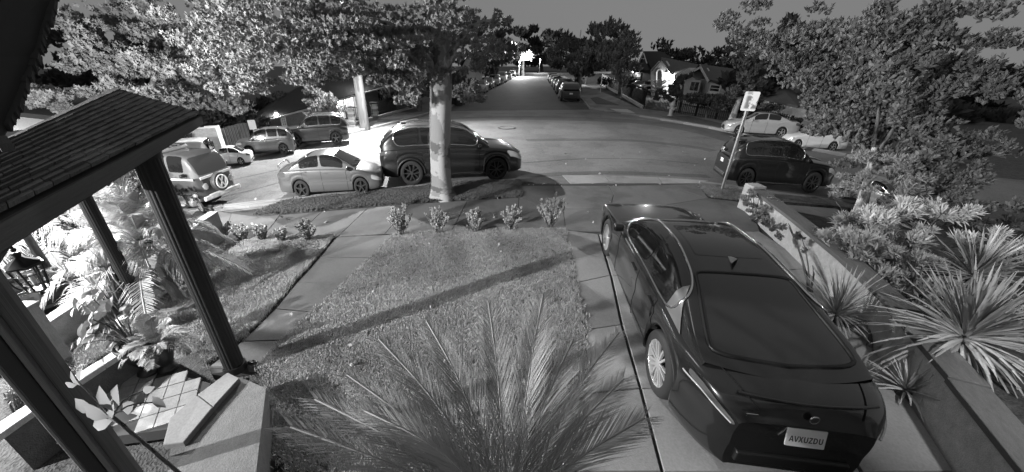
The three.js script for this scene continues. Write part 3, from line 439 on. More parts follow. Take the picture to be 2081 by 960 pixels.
// --- black SUV at right
{
  const s = { ...SUV, L: 4.7, wb: 2.86, ro: .95, detail: 2, paint: paintOf(.008), chrome: .022, deck: [[0, 1.0], [.1, 1.04], [3.2, 1.1], [4.1, 1.04], [4.55, .9], [4.7, .74]], belt: [[0, .98], [.3, 1.07], [1.4, 1.08], [3.2, 1.03], [4.3, .93], [4.7, .7]], roof: [[.06, 1.08], [.22, 1.34], [.6, 1.58], [1.3, 1.68], [2.1, 1.68], [2.65, 1.6], [3.05, 1.38], [3.5, 1.06]], wind: [2.66, 3.48], side: [[.6, 1.25], [1.32, 2.08], [2.14, 3.05]], rocker: true, rims: 'twin', rimMat: M.rimDark, rearBumperMat: M.chrome, plateY: .84, plateOut: .014, tl: [.62, .78], seams: [1.2, 2.1, 3.15], handles: [1.42, 2.3] };
  const o = thing('black_suv', 'black SUV with silver rear bumper parked beyond the right street sign', 'car');
  const b = buildCar(o, s); place(o, s, 1574, 387, .97, -.25, .54, .78, .62, 1);
  part('antenna_fin', rbox(.18, .07, .03, .02, -b.x0 + .7, 1.7, 0), M.black, o);
  part('roof_spoiler', rbox(.28, .04, 1.2, .02, -b.x0 + .42, 1.6, 0), s.paint, o);
}
// --- SUVs and white cars on the far left kerb
{
  const J = { ...SUV, L: 4.8, wb: 2.9, ro: .95, r: .39, detail: 1, paint: paintOf(.01), chrome: .018, clad: M.black, rails: [.6, 2.6], rims: 'five', rimMat: M.rimDark, hl: [.52, .64], plateY: .9, deck: [[0, 1.04], [3.2, 1.14], [4.2, 1.1], [4.65, 1.02], [4.8, .86]], belt: [[0, 1.0], [.3, 1.1], [3.2, 1.08], [4.3, 1.02], [4.8, .8]], roof: [[.04, 1.1], [.2, 1.4], [.5, 1.62], [1.2, 1.74], [2.2, 1.74], [2.75, 1.64], [3.1, 1.42], [3.5, 1.1]], wind: [2.76, 3.48], seams: [1.2, 2.15, 3.2], handles: [1.4, 2.35] };
  const o = thing('dark_suv', 'dark boxy SUV parked in front of the utility pole on the far kerb', 'car'); buildCar(o, J); place(o, J, 645, 297, -.94, -.34, .54, .7, .58, -1);
  const G = { ...J, paint: paintOf(.075, { metalness: .3 }), chrome: 0, clad: undefined, rails: undefined, wb: 2.75, L: 4.6, r: .36 };
  const o2 = thing('grey_suv', 'dull grey SUV parked between the boxy dark SUV and the white saloon', 'car'); buildCar(o2, G); place(o2, G, 545, 317, -.92, -.38, .41, .56, .46, -1);
  const Wm = { ...SEDAN, detail: 1, paint: paintOf(.72), rims: 'five' };
  const o3 = thing('white_saloon', 'white saloon parked at the far left end behind the camper van', 'car'); buildCar(o3, Wm); place(o3, Wm, 464, 338, -.92, -.38, .3, .42, .36, -1);
  const S2 = { ...SEDAN, detail: 1, L: 4.9, wb: 2.8, ro: 1.1, paint: paintOf(.5, { metalness: .2 }), rims: 'five', roof: [[.7, .98], [1.2, 1.18], [1.75, 1.36], [2.3, 1.41], [2.8, 1.36], [3.15, 1.18], [3.6, .96]], deck: [[0, .84], [.12, .96], [.9, 1.0], [3.4, .99], [4.4, .86], [4.8, .74], [4.9, .62]], belt: [[0, .84], [.3, .93], [1.2, .95], [3.3, .92], [4.4, .78], [4.9, .58]], wind: [2.82, 3.58], back: [.76, 1.7], side: [[1.4, 2.2], [2.26, 3.1]], seams: [2.2, 3.2], handles: [2.4] };
  const o4 = thing('pale_coupe', 'pale two-door car parked across the street behind the right street sign', 'car'); buildCar(o4, S2); place(o4, S2, 1541, 277, -.93, .36, .6, .74, .6, -1);
  const o5 = thing('white_saloon', 'white saloon under the big tree, second car beyond the black SUV', 'car'); buildCar(o5, { ...Wm, frontPlate: true }); place(o5, Wm, 1652, 306, -.92, .38, .42, .62, .46, -1);
  // hatchback seen from behind, half hidden by leaves
  const Hb = { ...SUV, detail: 1, paint: paintOf(.3, { metalness: .3 }), L: 4.2, wb: 2.6, ro: .8, plateY: .85 };
  const o6 = thing('silver_hatchback', 'silver hatchback half hidden by leaves, nose to tail ahead of the black SUV', 'car'); buildCar(o6, { ...Hb, wind: [2.56, 3.36] }); seat(o6, Hb, [1712, 402], [1795, 432], 1, 1, 1);
  const o7 = thing('grey_suv', 'grey SUV facing us behind the leaves at the right end of the street', 'car'); const K = { ...SUV, detail: 1, paint: paintOf(.16), frontPlate: true, grilleMat: M.chrome }; buildCar(o7, K); seat(o7, K, [1893, 425], [1850, 408], -1, 1, 1);
}
// --- rows of parked cars down the side street
{
  const tone = (v, m = 0) => paintOf(v, { metalness: m });
  const low = { detail: 0 }, mk = (spec, v, m) => ({ ...spec, ...low, paint: tone(v, m) });
  const right = [[SUV, .03, 'dark SUV, nearest of the row on the right kerb of the side street'], [SUV, .09, 'grey SUV with roof lights, second in the right row of the side street'], [SEDAN, .05, 'dark saloon, third in the right row of the side street'], [SEDAN, .6, 'white saloon, fourth in the right row of the side street'], [SEDAN, .4, 'pale saloon, fifth in the right row of the side street'], [SUV, .05, 'dark SUV, sixth in the right row of the side street'], [SEDAN, .1, 'grey saloon at the far end of the right row']];
  right.forEach(([sp, v, l], i) => { const f = 36.2 + i * 7.6 + (i > 3 ? 2 : 0), x = 7.95 + .141 * (f - 33.6), s = mk(sp, v); const o = thing('parked_car', l, 'car', V(x, 0, -f), Math.PI / 2 - .14, 'cars parked down the right kerb of the side street'); buildCar(o, s); });
  const left = [[SEDAN, .25, 'grey saloon, nearest of the left row, behind the low branches'], [SEDAN, .05, 'dark saloon, second in the left row of the side street'], [SUV, .4, 'silver SUV, third in the left row of the side street'], ['pickup', .7, 'white pickup facing us in the left row of the side street'], [SEDAN, .6, 'white saloon beyond the pickup in the left row'], [SUV, .08, 'dark SUV near the lit tree in the left row'], [SUV, .45, 'pale SUV beside the lit tree at the end of the left row']];
  left.forEach(([sp, v, l], i) => { const f = [45.5, 53, 61, 72, 86, 100, 112][i], x = [.02, 1.0, 2.2, 3.9, 6.0, 8.1, 9.9][i] - .35, pick = sp === 'pickup', s = mk(pick ? SUV : sp, v); s.frontPlate = true; const o = thing('parked_car', l, pick ? 'pickup' : 'car', V(x, 0, -f), -Math.PI / 2 - .14, 'cars parked down the left kerb of the side street'); buildCar(o, s); if (pick) { o.scale.set(1.15, 1.12, 1.08); } });
  const c = thing('covered_car', 'low dark car in the driveway behind the iron fence', 'car'); const cs = { ...SEDAN, detail: 1, paint: tone(.004) }; buildCar(c, cs); c.position.copy(g(1290, 189)); c.position.x += .4; c.rotation.y = Math.PI * .93; c.scale.setScalar(.95);
}
// --- neighbour's dark car at far left, beyond the low wall
{
  const s = { ...SUV, detail: 1, paint: paintOf(.012), rims: 'five' };
  const o = thing('black_car', 'black car in the neighbouring drive beyond the low wall at left', 'car'); buildCar(o, s);
  o.position.copy(g(78, 640)); o.rotation.y = 1.1; o.scale.setScalar(.36); o.position.y = .12;
}
// --- camper van
{
  const o = thing('camper_van', 'two-tone camper van with a spare wheel on its nose at the left kerb', 'van');
  const lowM = paintOf(.05, { roughness: .4 }), upM = paintOf(.11, { roughness: .45 });
  const s = { L: 4.4, W: 1.72, wb: 2.4, ro: 1.0, r: .33, tw: .17, sill: .3, detail: 1, paint: lowM, roofPaint: upM, arch: 1.1, lift: .02, noseRound: .07, tailRound: .07, waist: .995,
    deck: [[0, 1.16], [4.4, 1.16]], belt: [[0, 1.14], [4.4, 1.14]], roof: [[.02, 1.16], [.08, 1.5], [.3, 1.82], [.8, 1.92], [3.6, 1.92], [4.02, 1.84], [4.22, 1.58], [4.37, 1.16]], tumble: .16, bow: .05,
    wind: [4.06, 4.355], windV: .56, windGlass: M.glassMid, back: [.07, .34], side: [[.4, 1.3], [1.42, 2.4], [2.52, 3.2], [3.3, 3.92]], sv0: .14, sv1: .55, sideRound: 20, hlLen: .02, hl: [.5, .5001], tlLen: .1, rims: 'steel', seams: [2.5, 3.3], handles: [2.7], grilleMat: lowM, bumperMat: M.white, rearBumperMat: M.white, mirror: 4.0, mirrorMat: M.black, rearPlate: false, glass: M.glass };
  const b = buildCar(o, s); o.position.set(-7.72, 0, -8.35); o.rotation.y = -.12; o.scale.set(.6, .66, .66);
  const fx = s.L - b.x0;
  part('belt_trim', [beam(V(-2.1, 1.13, .862), V(2.1, 1.13, .862), .02, .05), beam(V(-2.1, 1.13, -.862), V(2.1, 1.13, -.862), .02, .05)], M.white, o);
  part('nose_band', rbox(.03, .09, 1.36, .012, fx + .01, 1.12, 0), M.white, o);
  part('bumper', [rbox(.09, .16, 1.66, .04, fx + .07, .42, 0)], M.white, o);
  // spare wheel with its pale cover and the ring emblem of two stacked letters
  const sp = new THREE.Group(); sp.name = 'spare_wheel'; sp.position.set(fx + .09, .84, .0); o.add(sp);
  { const c = new THREE.CylinderGeometry(.33, .35, .16, 32); c.rotateZ(-Math.PI / 2); part('tyre_cover', c, mat(.06, { roughness: .6 }), sp); const t = new THREE.TorusGeometry(.235, .026, 8, 36); t.rotateY(Math.PI / 2); t.translate(.085, 0, 0); const st = (a, b2) => beam(V(.085, a[1], -a[0]), V(.085, b2[1], -b2[0]), .02, .045); part('emblem', [t, st([-.1, .2], [0, .02]), st([.1, .2], [0, .02]), st([-.2, .1], [-.1, -.19]), st([-.1, -.19], [0, -.01]), st([0, -.01], [.1, -.19]), st([.1, -.19], [.2, .1])], M.white, sp); }
  for (const z of [-.58, .58]) { const h = new THREE.SphereGeometry(.11, 18, 12); h.scale(.35, 1, 1); h.translate(fx + .015, .82, z); part('headlight', h, M.lens, o); const k = new THREE.TorusGeometry(.115, .014, 6, 22); k.rotateY(Math.PI / 2); k.translate(fx + .012, .82, z); part('headlight_ring', k, M.chrome, o); }
  part('licence_plate', rbox(.012, .13, .3, .004, fx + .125, .44, .42), M.plate, o);
  // raised roof with slatted rack
  part('pop_top', rbox(2.5, .14, 1.2, .06, -.5, 1.98, 0), mat(.3, { roughness: .5 }), o);
  for (let i = 0; i < 7; i++) part('rack_slat', box(2.1, .025, .07, -.3, 2.075, -.45 + i * .15), i % 2 ? M.midWood : M.darkWood, o);
  for (const z of [-.35, .35]) part('wiper', bar(V(fx - .06, 1.2, z), V(fx - .14, 1.42, z + .25), .012), M.black, o);
}
// --- motorcycle in front of the camper van
{
  const o = thing('motorcycle', 'small dark motorcycle standing at the kerb beside the camper van', 'motorcycle', g(398, 428), -.5); o.scale.setScalar(.45);
  for (const x of [-.68, .68]) { const w = new THREE.Group(); w.name = 'wheel'; w.position.set(x, .31, 0); o.add(w); part('tyre', new THREE.TorusGeometry(.27, .05, 8, 28), M.rubber, w); part('rim', [new THREE.TorusGeometry(.21, .012, 6, 28), ...[0, 1, 2, 3, 4, 5].map((i) => box(.02, .42, .02).rotateZ(i * Math.PI / 6))], M.rim, w); }
  part('frame', [bar(V(-.68, .31, .07), V(-.1, .5, .07), .025), bar(V(-.1, .35, 0), V(.42, .8, 0), .035), bar(V(.42, .84, 0), V(-.5, .72, 0), .03)], M.black, o);
  part('engine', [rbox(.34, .3, .28, .05, .02, .4, 0), cyl(.1, .1, .2, 12, .08, .5, 0)], M.galv, o);
  part('fuel_tank', rbox(.46, .2, .28, .09, .16, .82, 0, 4), paintOf(.02), o); part('seat', rbox(.6, .1, .26, .05, -.36, .8, 0, 3), M.black, o);
  part('fork', [bar(V(.68, .31, .08), V(.46, .95, .08), .022), bar(V(.68, .31, -.08), V(.46, .95, -.08), .022)], M.chrome, o);
  part('handlebar', tube([V(.3, 1.06, -.36), V(.42, 1.0, -.12), V(.42, 1.0, .12), V(.3, 1.06, .36)], .016), M.chrome, o);
  { const h = new THREE.SphereGeometry(.1, 16, 10); h.translate(.56, .9, 0); part('headlight', h, M.lens, o); }
  part('exhaust', bar(V(.1, .28, .14), V(-.75, .32, .16), .04), M.chrome, o);
}
// --- white van behind, and box trailer
{
  const s = { L: 5.2, W: 1.95, wb: 3.1, ro: 1.1, r: .35, tw: .2, sill: .3, detail: 1, paint: paintOf(.72), noseRound: .08, tailRound: .04, deck: [[0, 1.2], [4.3, 1.2], [4.9, 1.08], [5.2, .8]], belt: [[0, 1.18], [4.2, 1.16], [4.8, 1.0], [5.2, .75]], roof: [[.02, 1.2], [.06, 1.6], [.2, 1.96], [.8, 2.04], [3.3, 2.02], [3.8, 1.86], [4.6, 1.2]], tumble: .14, bow: .03, wind: [3.85, 4.56], back: [.045, .2], backV: .42, side: [[2.7, 3.5]], seams: [2.6, 3.6], handles: [2.75], rims: 'steel' };
  const o = thing('white_van', 'white panel van seen from behind above the camper van roof', 'van'); const b = buildCar(o, s); o.position.set(-9.75, 0, -10.75); o.rotation.y = Math.PI + .42; o.scale.set(.46, .5, .46);
  for (const z of [-.36, .36]) part('rear_door_window', rbox(.03, .5, .6, .05, -b.x0 - .02, 1.5, z), M.glass, o);
  const t = thing('box_trailer', 'pale box trailer parked behind the white van', 'trailer'); t.position.set(-10.1, 0, -12.9); t.rotation.y = Math.PI + .42; t.scale.set(.34, .42, .34);
  part('box_panel', rbox(3.2, 2.1, 1.9, .06, 0, 1.5, 0), M.whiteRough, t); part('door', rbox(.03, 1.9, 1.7, .02, 1.6, 1.5, 0), mat(.5, { map: grain }), t); part('chassis', box(3, .14, 1.2, 0, .42, 0), M.black, t); for (const z of [-.85, .85]) wheel(t, -.2, z, .32, .2, 'steel', Math.sign(z)); 
}
// ================================================================ our own porch at left
const FLOOR = .1;
{
  const o = thing('porch', 'dark porch with shingled roof and two fluted columns at left', 'porch');
  const ey = 2.69, E0 = g(402, 232, ey), E1 = E0.clone().lerp(g(0, 432, ey), 1.25), R0 = at(230, 180, 3.7), R1 = R0.clone().lerp(at(0, 288, 1.6), 1.35);
  const S = (a, b) => E0.clone().lerp(E1, a).lerp(R0.clone().lerp(R1, a), b), up = V(0, 1, 0);
  const nrm = (a, b) => new THREE.Vector3().crossVectors(S(a + .01, b).sub(S(a, b)), S(a, b + .01).sub(S(a, b))).normalize().multiplyScalar(-1);
  const n0 = nrm(.3, .5); if (n0.y < 0) n0.negate();
  const roof = part('roof', quads([0, .5, 1].map((a) => [S(a, 0), S(a, 1)].map((p) => p.add(V(0, -.02, 0))))), mat(.03, { side: THREE.DoubleSide }), o);
  // far slope and gable closing
  const L0 = R0.clone().add(R0.clone().sub(E0)); L0.y = 2.4; const L1 = R1.clone().add(R1.clone().sub(E1)); L1.y = 2.4;
  part('roof', quads([[R0, L0], [R1, L1]]), mat(.03, { side: THREE.DoubleSide }), o);
  const sm = [.1, .13, .085, .115].map((v) => mat(v, { map: grain, bumpMap: stuccoBump, bumpScale: .004, roughness: .95 }));
  const rows = 13, rr = rng(91);
  for (let i = 0; i < rows; i++) {
    let a = -.012 - rr() * .02, k = 0;
    while (a < .92 && k < 24) {
      const w = .035 + rr() * .022, b0 = i / rows - .004, b1 = (i + 1) / rows + .02, a1 = Math.min(.97, a + w - .0022), th = .014 + rr() * .006, j = (rr() - .5) * .008;
      const A = S(Math.max(a, -.01), b0 + j), B = S(a1, b0 + j), C = S(a1, Math.min(1.01, b1)), D = S(Math.max(a, -.01), Math.min(1.01, b1)), u = n0.clone().multiplyScalar(th), u2 = n0.clone().multiplyScalar(.003);
      const At = A.clone().add(u), Bt = B.clone().add(u), Ct = C.clone().add(u2), Dt = D.clone().add(u2);
      const q = new THREE.BufferGeometry().setFromPoints([At, Bt, Ct, At, Ct, Dt, A, B, Bt, A, Bt, At, B, C, Ct, B, Ct, Bt, D, A, At, D, At, Dt]); q.computeVertexNormals();
      q.setAttribute('uv', new THREE.BufferAttribute(new Float32Array(q.attributes.position.count * 2).map((_, n) => q.attributes.position.array[Math.floor(n / 2) * 3 + (n % 2) * 2]), 2));
      const m = part('shingle', q, sm[Math.floor(rr() * 4)], o); m.material.side = THREE.DoubleSide; a += w; k++;
    }
  }
  // fascia, gutter edge, soffit
  const dn = (p, y) => p.clone().add(V(0, y, 0)), back = E1.clone().sub(E0).normalize(), inw = V(back.z, 0, -back.x); if (inw.dot(L0.clone().sub(E0)) < 0) inw.negate();
  part('fascia', [beam(dn(E0, -.055).addScaledVector(back, -.02), dn(E1, -.055), .03, .07)], mat(.1, { map: grain }), o);
  part('fascia', [beam(dn(E0, -.06).addScaledVector(back, -.025), dn(R0, -.07).addScaledVector(back, -.03), .03, .12), beam(dn(R0, -.07).addScaledVector(back, -.03), dn(L0, -.06), .03, .12)], mat(.07, { map: grain }), o);
  part('soffit', quads([[dn(E0, -.1), dn(L0, -.1)], [dn(E1, -.1), dn(L1, -.1)]]), mat(.05, { side: THREE.DoubleSide, map: grain }), o);
  // header beam above the columns
  const p1 = g(480, 752), p2 = g(298, 642);
  const hb = [p1.clone().addScaledVector(back, -.1), p1.clone().addScaledVector(back, 2.6)].map((p) => V(p.x, 2.56, p.z));
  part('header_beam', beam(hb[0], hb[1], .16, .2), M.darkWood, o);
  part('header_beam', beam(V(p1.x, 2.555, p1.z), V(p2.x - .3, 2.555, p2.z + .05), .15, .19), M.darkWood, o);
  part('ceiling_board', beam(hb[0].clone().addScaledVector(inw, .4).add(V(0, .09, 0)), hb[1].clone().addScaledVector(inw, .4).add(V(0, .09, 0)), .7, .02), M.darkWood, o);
  for (const [p, r] of [[p1, .098], [p2, .07]]) {
    const c = new THREE.Shape(), N = 72; for (let i = 0; i <= N; i++) { const a = i / N * 6.2832, q = r * (1 - .05 * Math.pow(Math.abs(Math.sin(a * 9)), 3)); i ? c.lineTo(Math.cos(a) * q, Math.sin(a) * q) : c.moveTo(q, 0); }
    const e = new THREE.ExtrudeGeometry(c, { depth: 2.4, bevelEnabled: false, curveSegments: 72 }); e.rotateX(-Math.PI / 2); e.translate(p.x, .08, p.z);
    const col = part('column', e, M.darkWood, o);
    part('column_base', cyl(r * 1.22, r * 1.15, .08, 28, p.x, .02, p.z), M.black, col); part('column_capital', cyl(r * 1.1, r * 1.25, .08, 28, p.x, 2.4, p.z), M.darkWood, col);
  }
  // porch floor: small diagonal tiles
  const fl = P([[274, 740], [428, 778], [352, 870], [120, 900], [100, 850], [206, 782]], FLOOR);
  const cfl = part('floor', slabGeo(fl, FLOOR - .012, .12), M.joint, o);
  const o0 = g(347, 762, FLOOR), ax = g(312, 862, FLOOR).sub(o0), bx = g(205, 800, FLOOR).sub(o0); ax.normalize().multiplyScalar(.175); bx.normalize().multiplyScalar(.145);
  const tm = [mat(.4, { map: grain, roughness: .6 }), mat(.44, { map: grain, roughness: .6 }), mat(.36, { map: grain, roughness: .6 })];
  for (let i = -5; i < 14; i++) for (let j = -8; j < 16; j++) {
    const q = [[0, 0], [1, 0], [1, 1], [0, 1]].map(([s, t]) => o0.clone().addScaledVector(ax, i + s * .94).addScaledVector(bx, j + t * .94));
    if (q.filter((p) => inPoly(fl, p.x, p.z)).length < 3) continue;
    part('tile', slabGeo(q, FLOOR + (R() - .5) * .002, .02), tm[Math.floor(R() * 3)], o);
  }
}
// cheek wall beside the steps, low wall on the far side of the porch
{
  const o = thing('porch_cheek_wall', 'low plaster wall with a pale cap at the foot of the near column', 'wall'), y = .4;
  const c = P([[345, 852], [462, 757], [484, 770], [470, 800], [400, 880], [372, 900]], y), f = P([[344, 848], [462, 757], [486, 768], [420, 832], [360, 900]], y);
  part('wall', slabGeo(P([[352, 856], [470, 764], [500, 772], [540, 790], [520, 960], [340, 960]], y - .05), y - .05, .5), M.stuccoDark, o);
  const cap = P([[344, 850], [400, 803], [432, 828], [372, 900], [330, 905]], y), cap2 = P([[401, 802], [462, 757], [486, 769], [433, 827]], y);
  for (const q of [cap, cap2]) part('cap_stone', slabGeo(q, y, .06, .008), mat(.24, { map: concreteTex, bumpMap: concreteBump, bumpScale: .003 }), o);
  const w = thing('porch_wall', 'low wall with a bright flat cap along the far side of the tiled porch', 'wall'), yw = .42;
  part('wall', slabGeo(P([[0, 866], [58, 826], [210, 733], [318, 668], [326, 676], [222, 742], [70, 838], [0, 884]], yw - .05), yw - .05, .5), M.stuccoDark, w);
  part('cap_stone', slabGeo(P([[-30, 876], [56, 820], [208, 728], [210, 742], [66, 836], [-20, 896]], yw), yw, .06, .006), mat(.62, { map: grain }), w);
  part('cap_stone', slabGeo(P([[209, 727], [316, 662], [320, 672], [211, 741]], yw), yw, .06, .006), mat(.62, { map: grain }), w);
}
// pilaster of the doorway, close to the camera
{
  const b = V(-2.72, 0, -1.5), o = thing('door_pilaster', 'dark timber door pilaster with a pale edge strip, in the left foreground', 'pilaster', b, .55);
  part('plank', rbox(.075, 2.5, .08, .008, 0, 1.25, 0), M.darkWood, o); part('edge_strip', rbox(.02, 2.5, .03, .005, -.05, 1.25, .02), mat(.28, { map: woodTex }), o);
  part('plank', rbox(.03, 2.5, .04, .006, .055, 1.25, .015), M.wood, o); part('plank', rbox(.08, 2.5, .06, .008, .112, 1.25, -.02), M.midWood, o);
  part('bracket_curve', tube([V(-.05, 2.5, .1), V(.02, 2.25, .12), V(-.1, 2.0, .12), V(-.25, 1.8, .1)], .045, 20, 6), mat(.34, { map: grain }), o);
  const p = thing('stucco_pier', 'plain light stucco pier behind the lantern at left', 'pier', g(128, 740, 0)); part('pier', rbox(.15, .8, .15, .012, 0, .4, 0), M.stucco, p); part('pier_cap', rbox(.18, .04, .18, .01, 0, .81, 0), M.stucco, p);
  const m = thing('letter_box', 'small black letter box fixed low on the stucco pier', 'letter box', g(126, 756, .0)); part('box_body', rbox(.08, .2, .07, .012, .0, .16, .0), M.black, m); part('box_lid', rbox(.09, .02, .08, .006, .0, .27, .0), M.black, m);
}
// wall lantern
{
  const c = at(62, 562, 1.9), o = thing('wall_lantern', 'black unlit carriage lantern on a scrolled bracket beside the door pilaster', 'lantern', c); o.scale.setScalar(.74);
  const N = 6, ring = (r, y) => [...Array(N)].map((_, i) => V(Math.cos(i / N * 6.2832) * r, y, Math.sin(i / N * 6.2832) * r));
  part('roof', [new THREE.ConeGeometry(.125, .09, 6).translate(0, .16, 0), cyl(.02, .035, .05, 10, 0, .19, 0), new THREE.SphereGeometry(.02, 10, 8).translate(0, .26, 0)], M.black, o);
  part('rim', cyl(.12, .125, .018, 6, 0, .105, 0), M.black, o); part('foot', [cyl(.03, .075, .035, 6, 0, -.155, 0), new THREE.SphereGeometry(.018, 10, 8).translate(0, -.175, 0)], M.black, o);
  const tp = ring(.1, .105), bt = ring(.065, -.12); for (let i = 0; i < N; i++) { part('cage_bar', bar(tp[i], bt[i], .007), M.black, o); }
  for (const [r, y] of [[.088, .03], [.075, -.06]]) { const q = ring(r, y); part('cage_ring', q.map((p, i) => bar(p, q[(i + 1) % N], .004, .004, 5)), M.black, o); }
  const gl = quads([ring(.096, .1), ring(.062, -.118)].map((l) => [...l, l[0].clone()])); part('pane', gl, mat(.9, { transmission: 1, thickness: 0, roughness: .08, side: THREE.DoubleSide }), o);
  part('candle_tube', cyl(.016, .016, .12, 10, 0, -.1, 0), M.white, o);
  part('bracket', [tube([V(0, .26, 0), V(-.02, .36, 0), V(-.1, .38, 0), V(-.14, .3, 0), V(-.08, .26, 0)], .012, 24, 6), tube([V(-.02, .34, 0), V(.04, .4, 0), V(.1, .36, 0)], .01, 14, 6), tube([V(-.14, .3, 0), V(-.2, .1, .02), V(-.16, -.1, .03), V(-.1, -.14, .02), V(-.09, -.06, .02)], .009, 24, 6)], M.black, o);
}
// eave of the house over the camera's left, the house wall, its flood lamp and an added fill lamp (all outside the picture)
{
  const o = thing('house_eave', 'dark eave of the house with a scalloped shingle edge in the top left corner', 'eave');
  const a = at(14, 268, 1.25), b = at(76, 112, 1.5), c = at(128, -60, 1.75), a2 = at(-260, 300, .95), c2 = at(-200, -160, 1.3), a0 = at(0, 292, 1.2);
  const q = (l, t) => { const up = l.map((p) => p.clone().add(V(0, t, 0))); return merge([polyFan(l), polyFan(up), ...l.map((p, i) => { const r = l[(i + 1) % l.length], g2 = new THREE.BufferGeometry().setFromPoints([p, r, r.clone().add(V(0, t, 0)), p, r.clone().add(V(0, t, 0)), p.clone().add(V(0, t, 0))]); g2.computeVertexNormals(); return g2; })]); };
  part('soffit', q([a0, a, b, c, c2, a2], .05), mat(.04, { map: grain, side: THREE.DoubleSide }), o);
  const curveE = [a, b, c]; const rr = rng(8);
  for (let i = 0; i < 26; i++) { const t = i / 26, p = t < .5 ? a.clone().lerp(b, t * 2) : b.clone().lerp(c, t * 2 - 1), t2 = (i + 1) / 26, p2 = t2 < .5 ? a.clone().lerp(b, t2 * 2) : b.clone().lerp(c, t2 * 2 - 1), ou = V(.012 + rr() * .016, 0, 0); part('shingle', q([p, p2, p2.clone().add(ou), p.clone().add(ou).add(V(.006, 0, 0))], .02 + rr() * .008), mat(.055, { map: grain, side: THREE.DoubleSide }), o); }
  part('fascia', beam(at(2, 285, 1.2), at(14, 300, 1.17), .03, .03), M.midWood, o);
  const h = thing('house_wall', 'front wall of the house that carries the camera', 'wall'); part('wall', box(12, 5, .3, .6, 2.5, .35), M.stucco, h);
  const lx = -9.9, lz = 1.3, ly = 4.5, f = thing('flood_lamp', 'white security flood lamp on a mast beyond the porch', 'flood lamp', V(lx, ly, lz));
  const dir = V(.86, -.42, -.55).normalize(), qd = new THREE.Quaternion().setFromUnitVectors(V(0, 0, 1), dir);
  const hd = part('lamp_head', rbox(.2, .16, .08, .02, 0, 0, -.05), M.white, f); hd.quaternion.copy(qd);
  const fc = part('lamp_glass', rbox(.17, .13, .012, .004, 0, 0, -.004), glow(20), f); fc.quaternion.copy(qd);
  part('mast', [bar(V(0, 0, 0).addScaledVector(dir, -.06), V(-.3, .1, .2), .025), bar(V(-.3, .15, .2), V(-.3, -ly, .2), .045)], M.galv, f);
  const L = new THREE.SpotLight(grey(1), LAMP_FLOOD, 0, 1.0, .4, 2); L.position.set(lx, ly, lz).addScaledVector(dir, .03); L.target.position.set(lx, ly, lz).add(dir); L.castShadow = true; L.shadow.radius = 4; scene.add(L, L.target);
  const gp = V(-6.1, 0, -4.2), f3 = thing('garden_lamp', 'globe garden lamp on a post beyond the garden wall, behind the porch roof', 'garden lamp', gp); part('post', cyl(.05, .035, 2.15, 12), M.iron, f3); part('globe', new THREE.SphereGeometry(.11, 20, 14).translate(0, 2.25, 0), glow(14), f3); part('globe_cap', cyl(.09, .02, .05, 14, 0, 2.35, 0), M.iron, f3);
  const L3 = new THREE.PointLight(grey(1), LAMP_GARDEN, 0, 2); L3.position.set(gp.x, 2.25, gp.z); L3.castShadow = true; L3.shadow.radius = 3; scene.add(L3);
  const f2 = thing('flood_lamp', 'small added fill lamp on the wall beside the camera, brightening the right-hand planting', 'flood lamp', V(3.4, 3.35, .1)), d2 = V(.6, -.5, -.62).normalize(), q2 = new THREE.Quaternion().setFromUnitVectors(V(0, 0, 1), d2);  // unseen lamp added to brighten the shrubs, yuccas and wall at right
  part('lamp_head', rbox(.16, .12, .07, .02, 0, 0, -.045), M.white, f2).quaternion.copy(q2); part('lamp_glass', rbox(.13, .1, .012, .004, 0, 0, -.004), glow(8), f2).quaternion.copy(q2); part('arm', bar(V(0, 0, 0).addScaledVector(d2, -.05), V(0, .02, .11), .02), M.white, f2);
  const L2 = new THREE.SpotLight(grey(1), LAMP_ADDED_FILL, 0, .85, .5, 2); L2.position.copy(f2.position).addScaledVector(d2, .03); L2.target.position.copy(f2.position).add(d2); L2.castShadow = true; L2.shadow.radius = 4; scene.add(L2, L2.target);
}
// ================================================================ low walls in the yards
function wallPx(o, A, topA, B, topB, th, m, cap) {
  const a = g(...A), b = g(...B), ha = vert(a, topA), hb = vert(b, topB), d = b.clone().sub(a).normalize(), n = V(d.z, 0, -d.x).multiplyScalar(th);
  const q = quads([0, 1].map((k) => { const p = k ? b : a, h = k ? hb : ha; return [V(p.x, -.1, p.z), V(p.x, h, p.z), V(p.x + n.x, h, p.z + n.z), V(p.x + n.x, -.1, p.z + n.z)]; }));
  const uv = q.attributes.uv, L = a.distanceTo(b), pos = q.attributes.position; const t = q.toNonIndexed(); t.computeVertexNormals(); const tp = t.attributes.position, tu = t.attributes.uv; for (let i = 0; i < tp.count; i++) { const s = V(tp.getX(i), 0, tp.getZ(i)).sub(a).dot(d); tu.setXY(i, s, tp.getY(i) + (V(tp.getX(i), 0, tp.getZ(i)).sub(a).dot(n) / th)); }
  part('wall', [t, polyFan([V(a.x, -.1, a.z), V(a.x, ha, a.z), V(a.x + n.x, ha, a.z + n.z), V(a.x + n.x, -.1, a.z + n.z)]), polyFan([V(b.x, -.1, b.z), V(b.x, hb, b.z), V(b.x + n.x, hb, b.z + n.z), V(b.x + n.x, -.1, b.z + n.z)])], Object.assign(m.clone(), { side: THREE.DoubleSide }), o);
  if (cap) { const u = V(d.z, 0, -d.x); const c1 = V(a.x, ha + .03, a.z).addScaledVector(u, th / 2), c2 = V(b.x, hb + .03, b.z).addScaledVector(u, th / 2); part('cap', beam(c1, c2, th + .06, .055), cap, o); }
  return { a, b, ha, hb };
}
{ const o = thing('garden_wall', 'low grey wall between our lawn and the neighbour at left', 'wall'); wallPx(o, [447, 490], 430, [60, 745], 690, .16, M.stucco); }
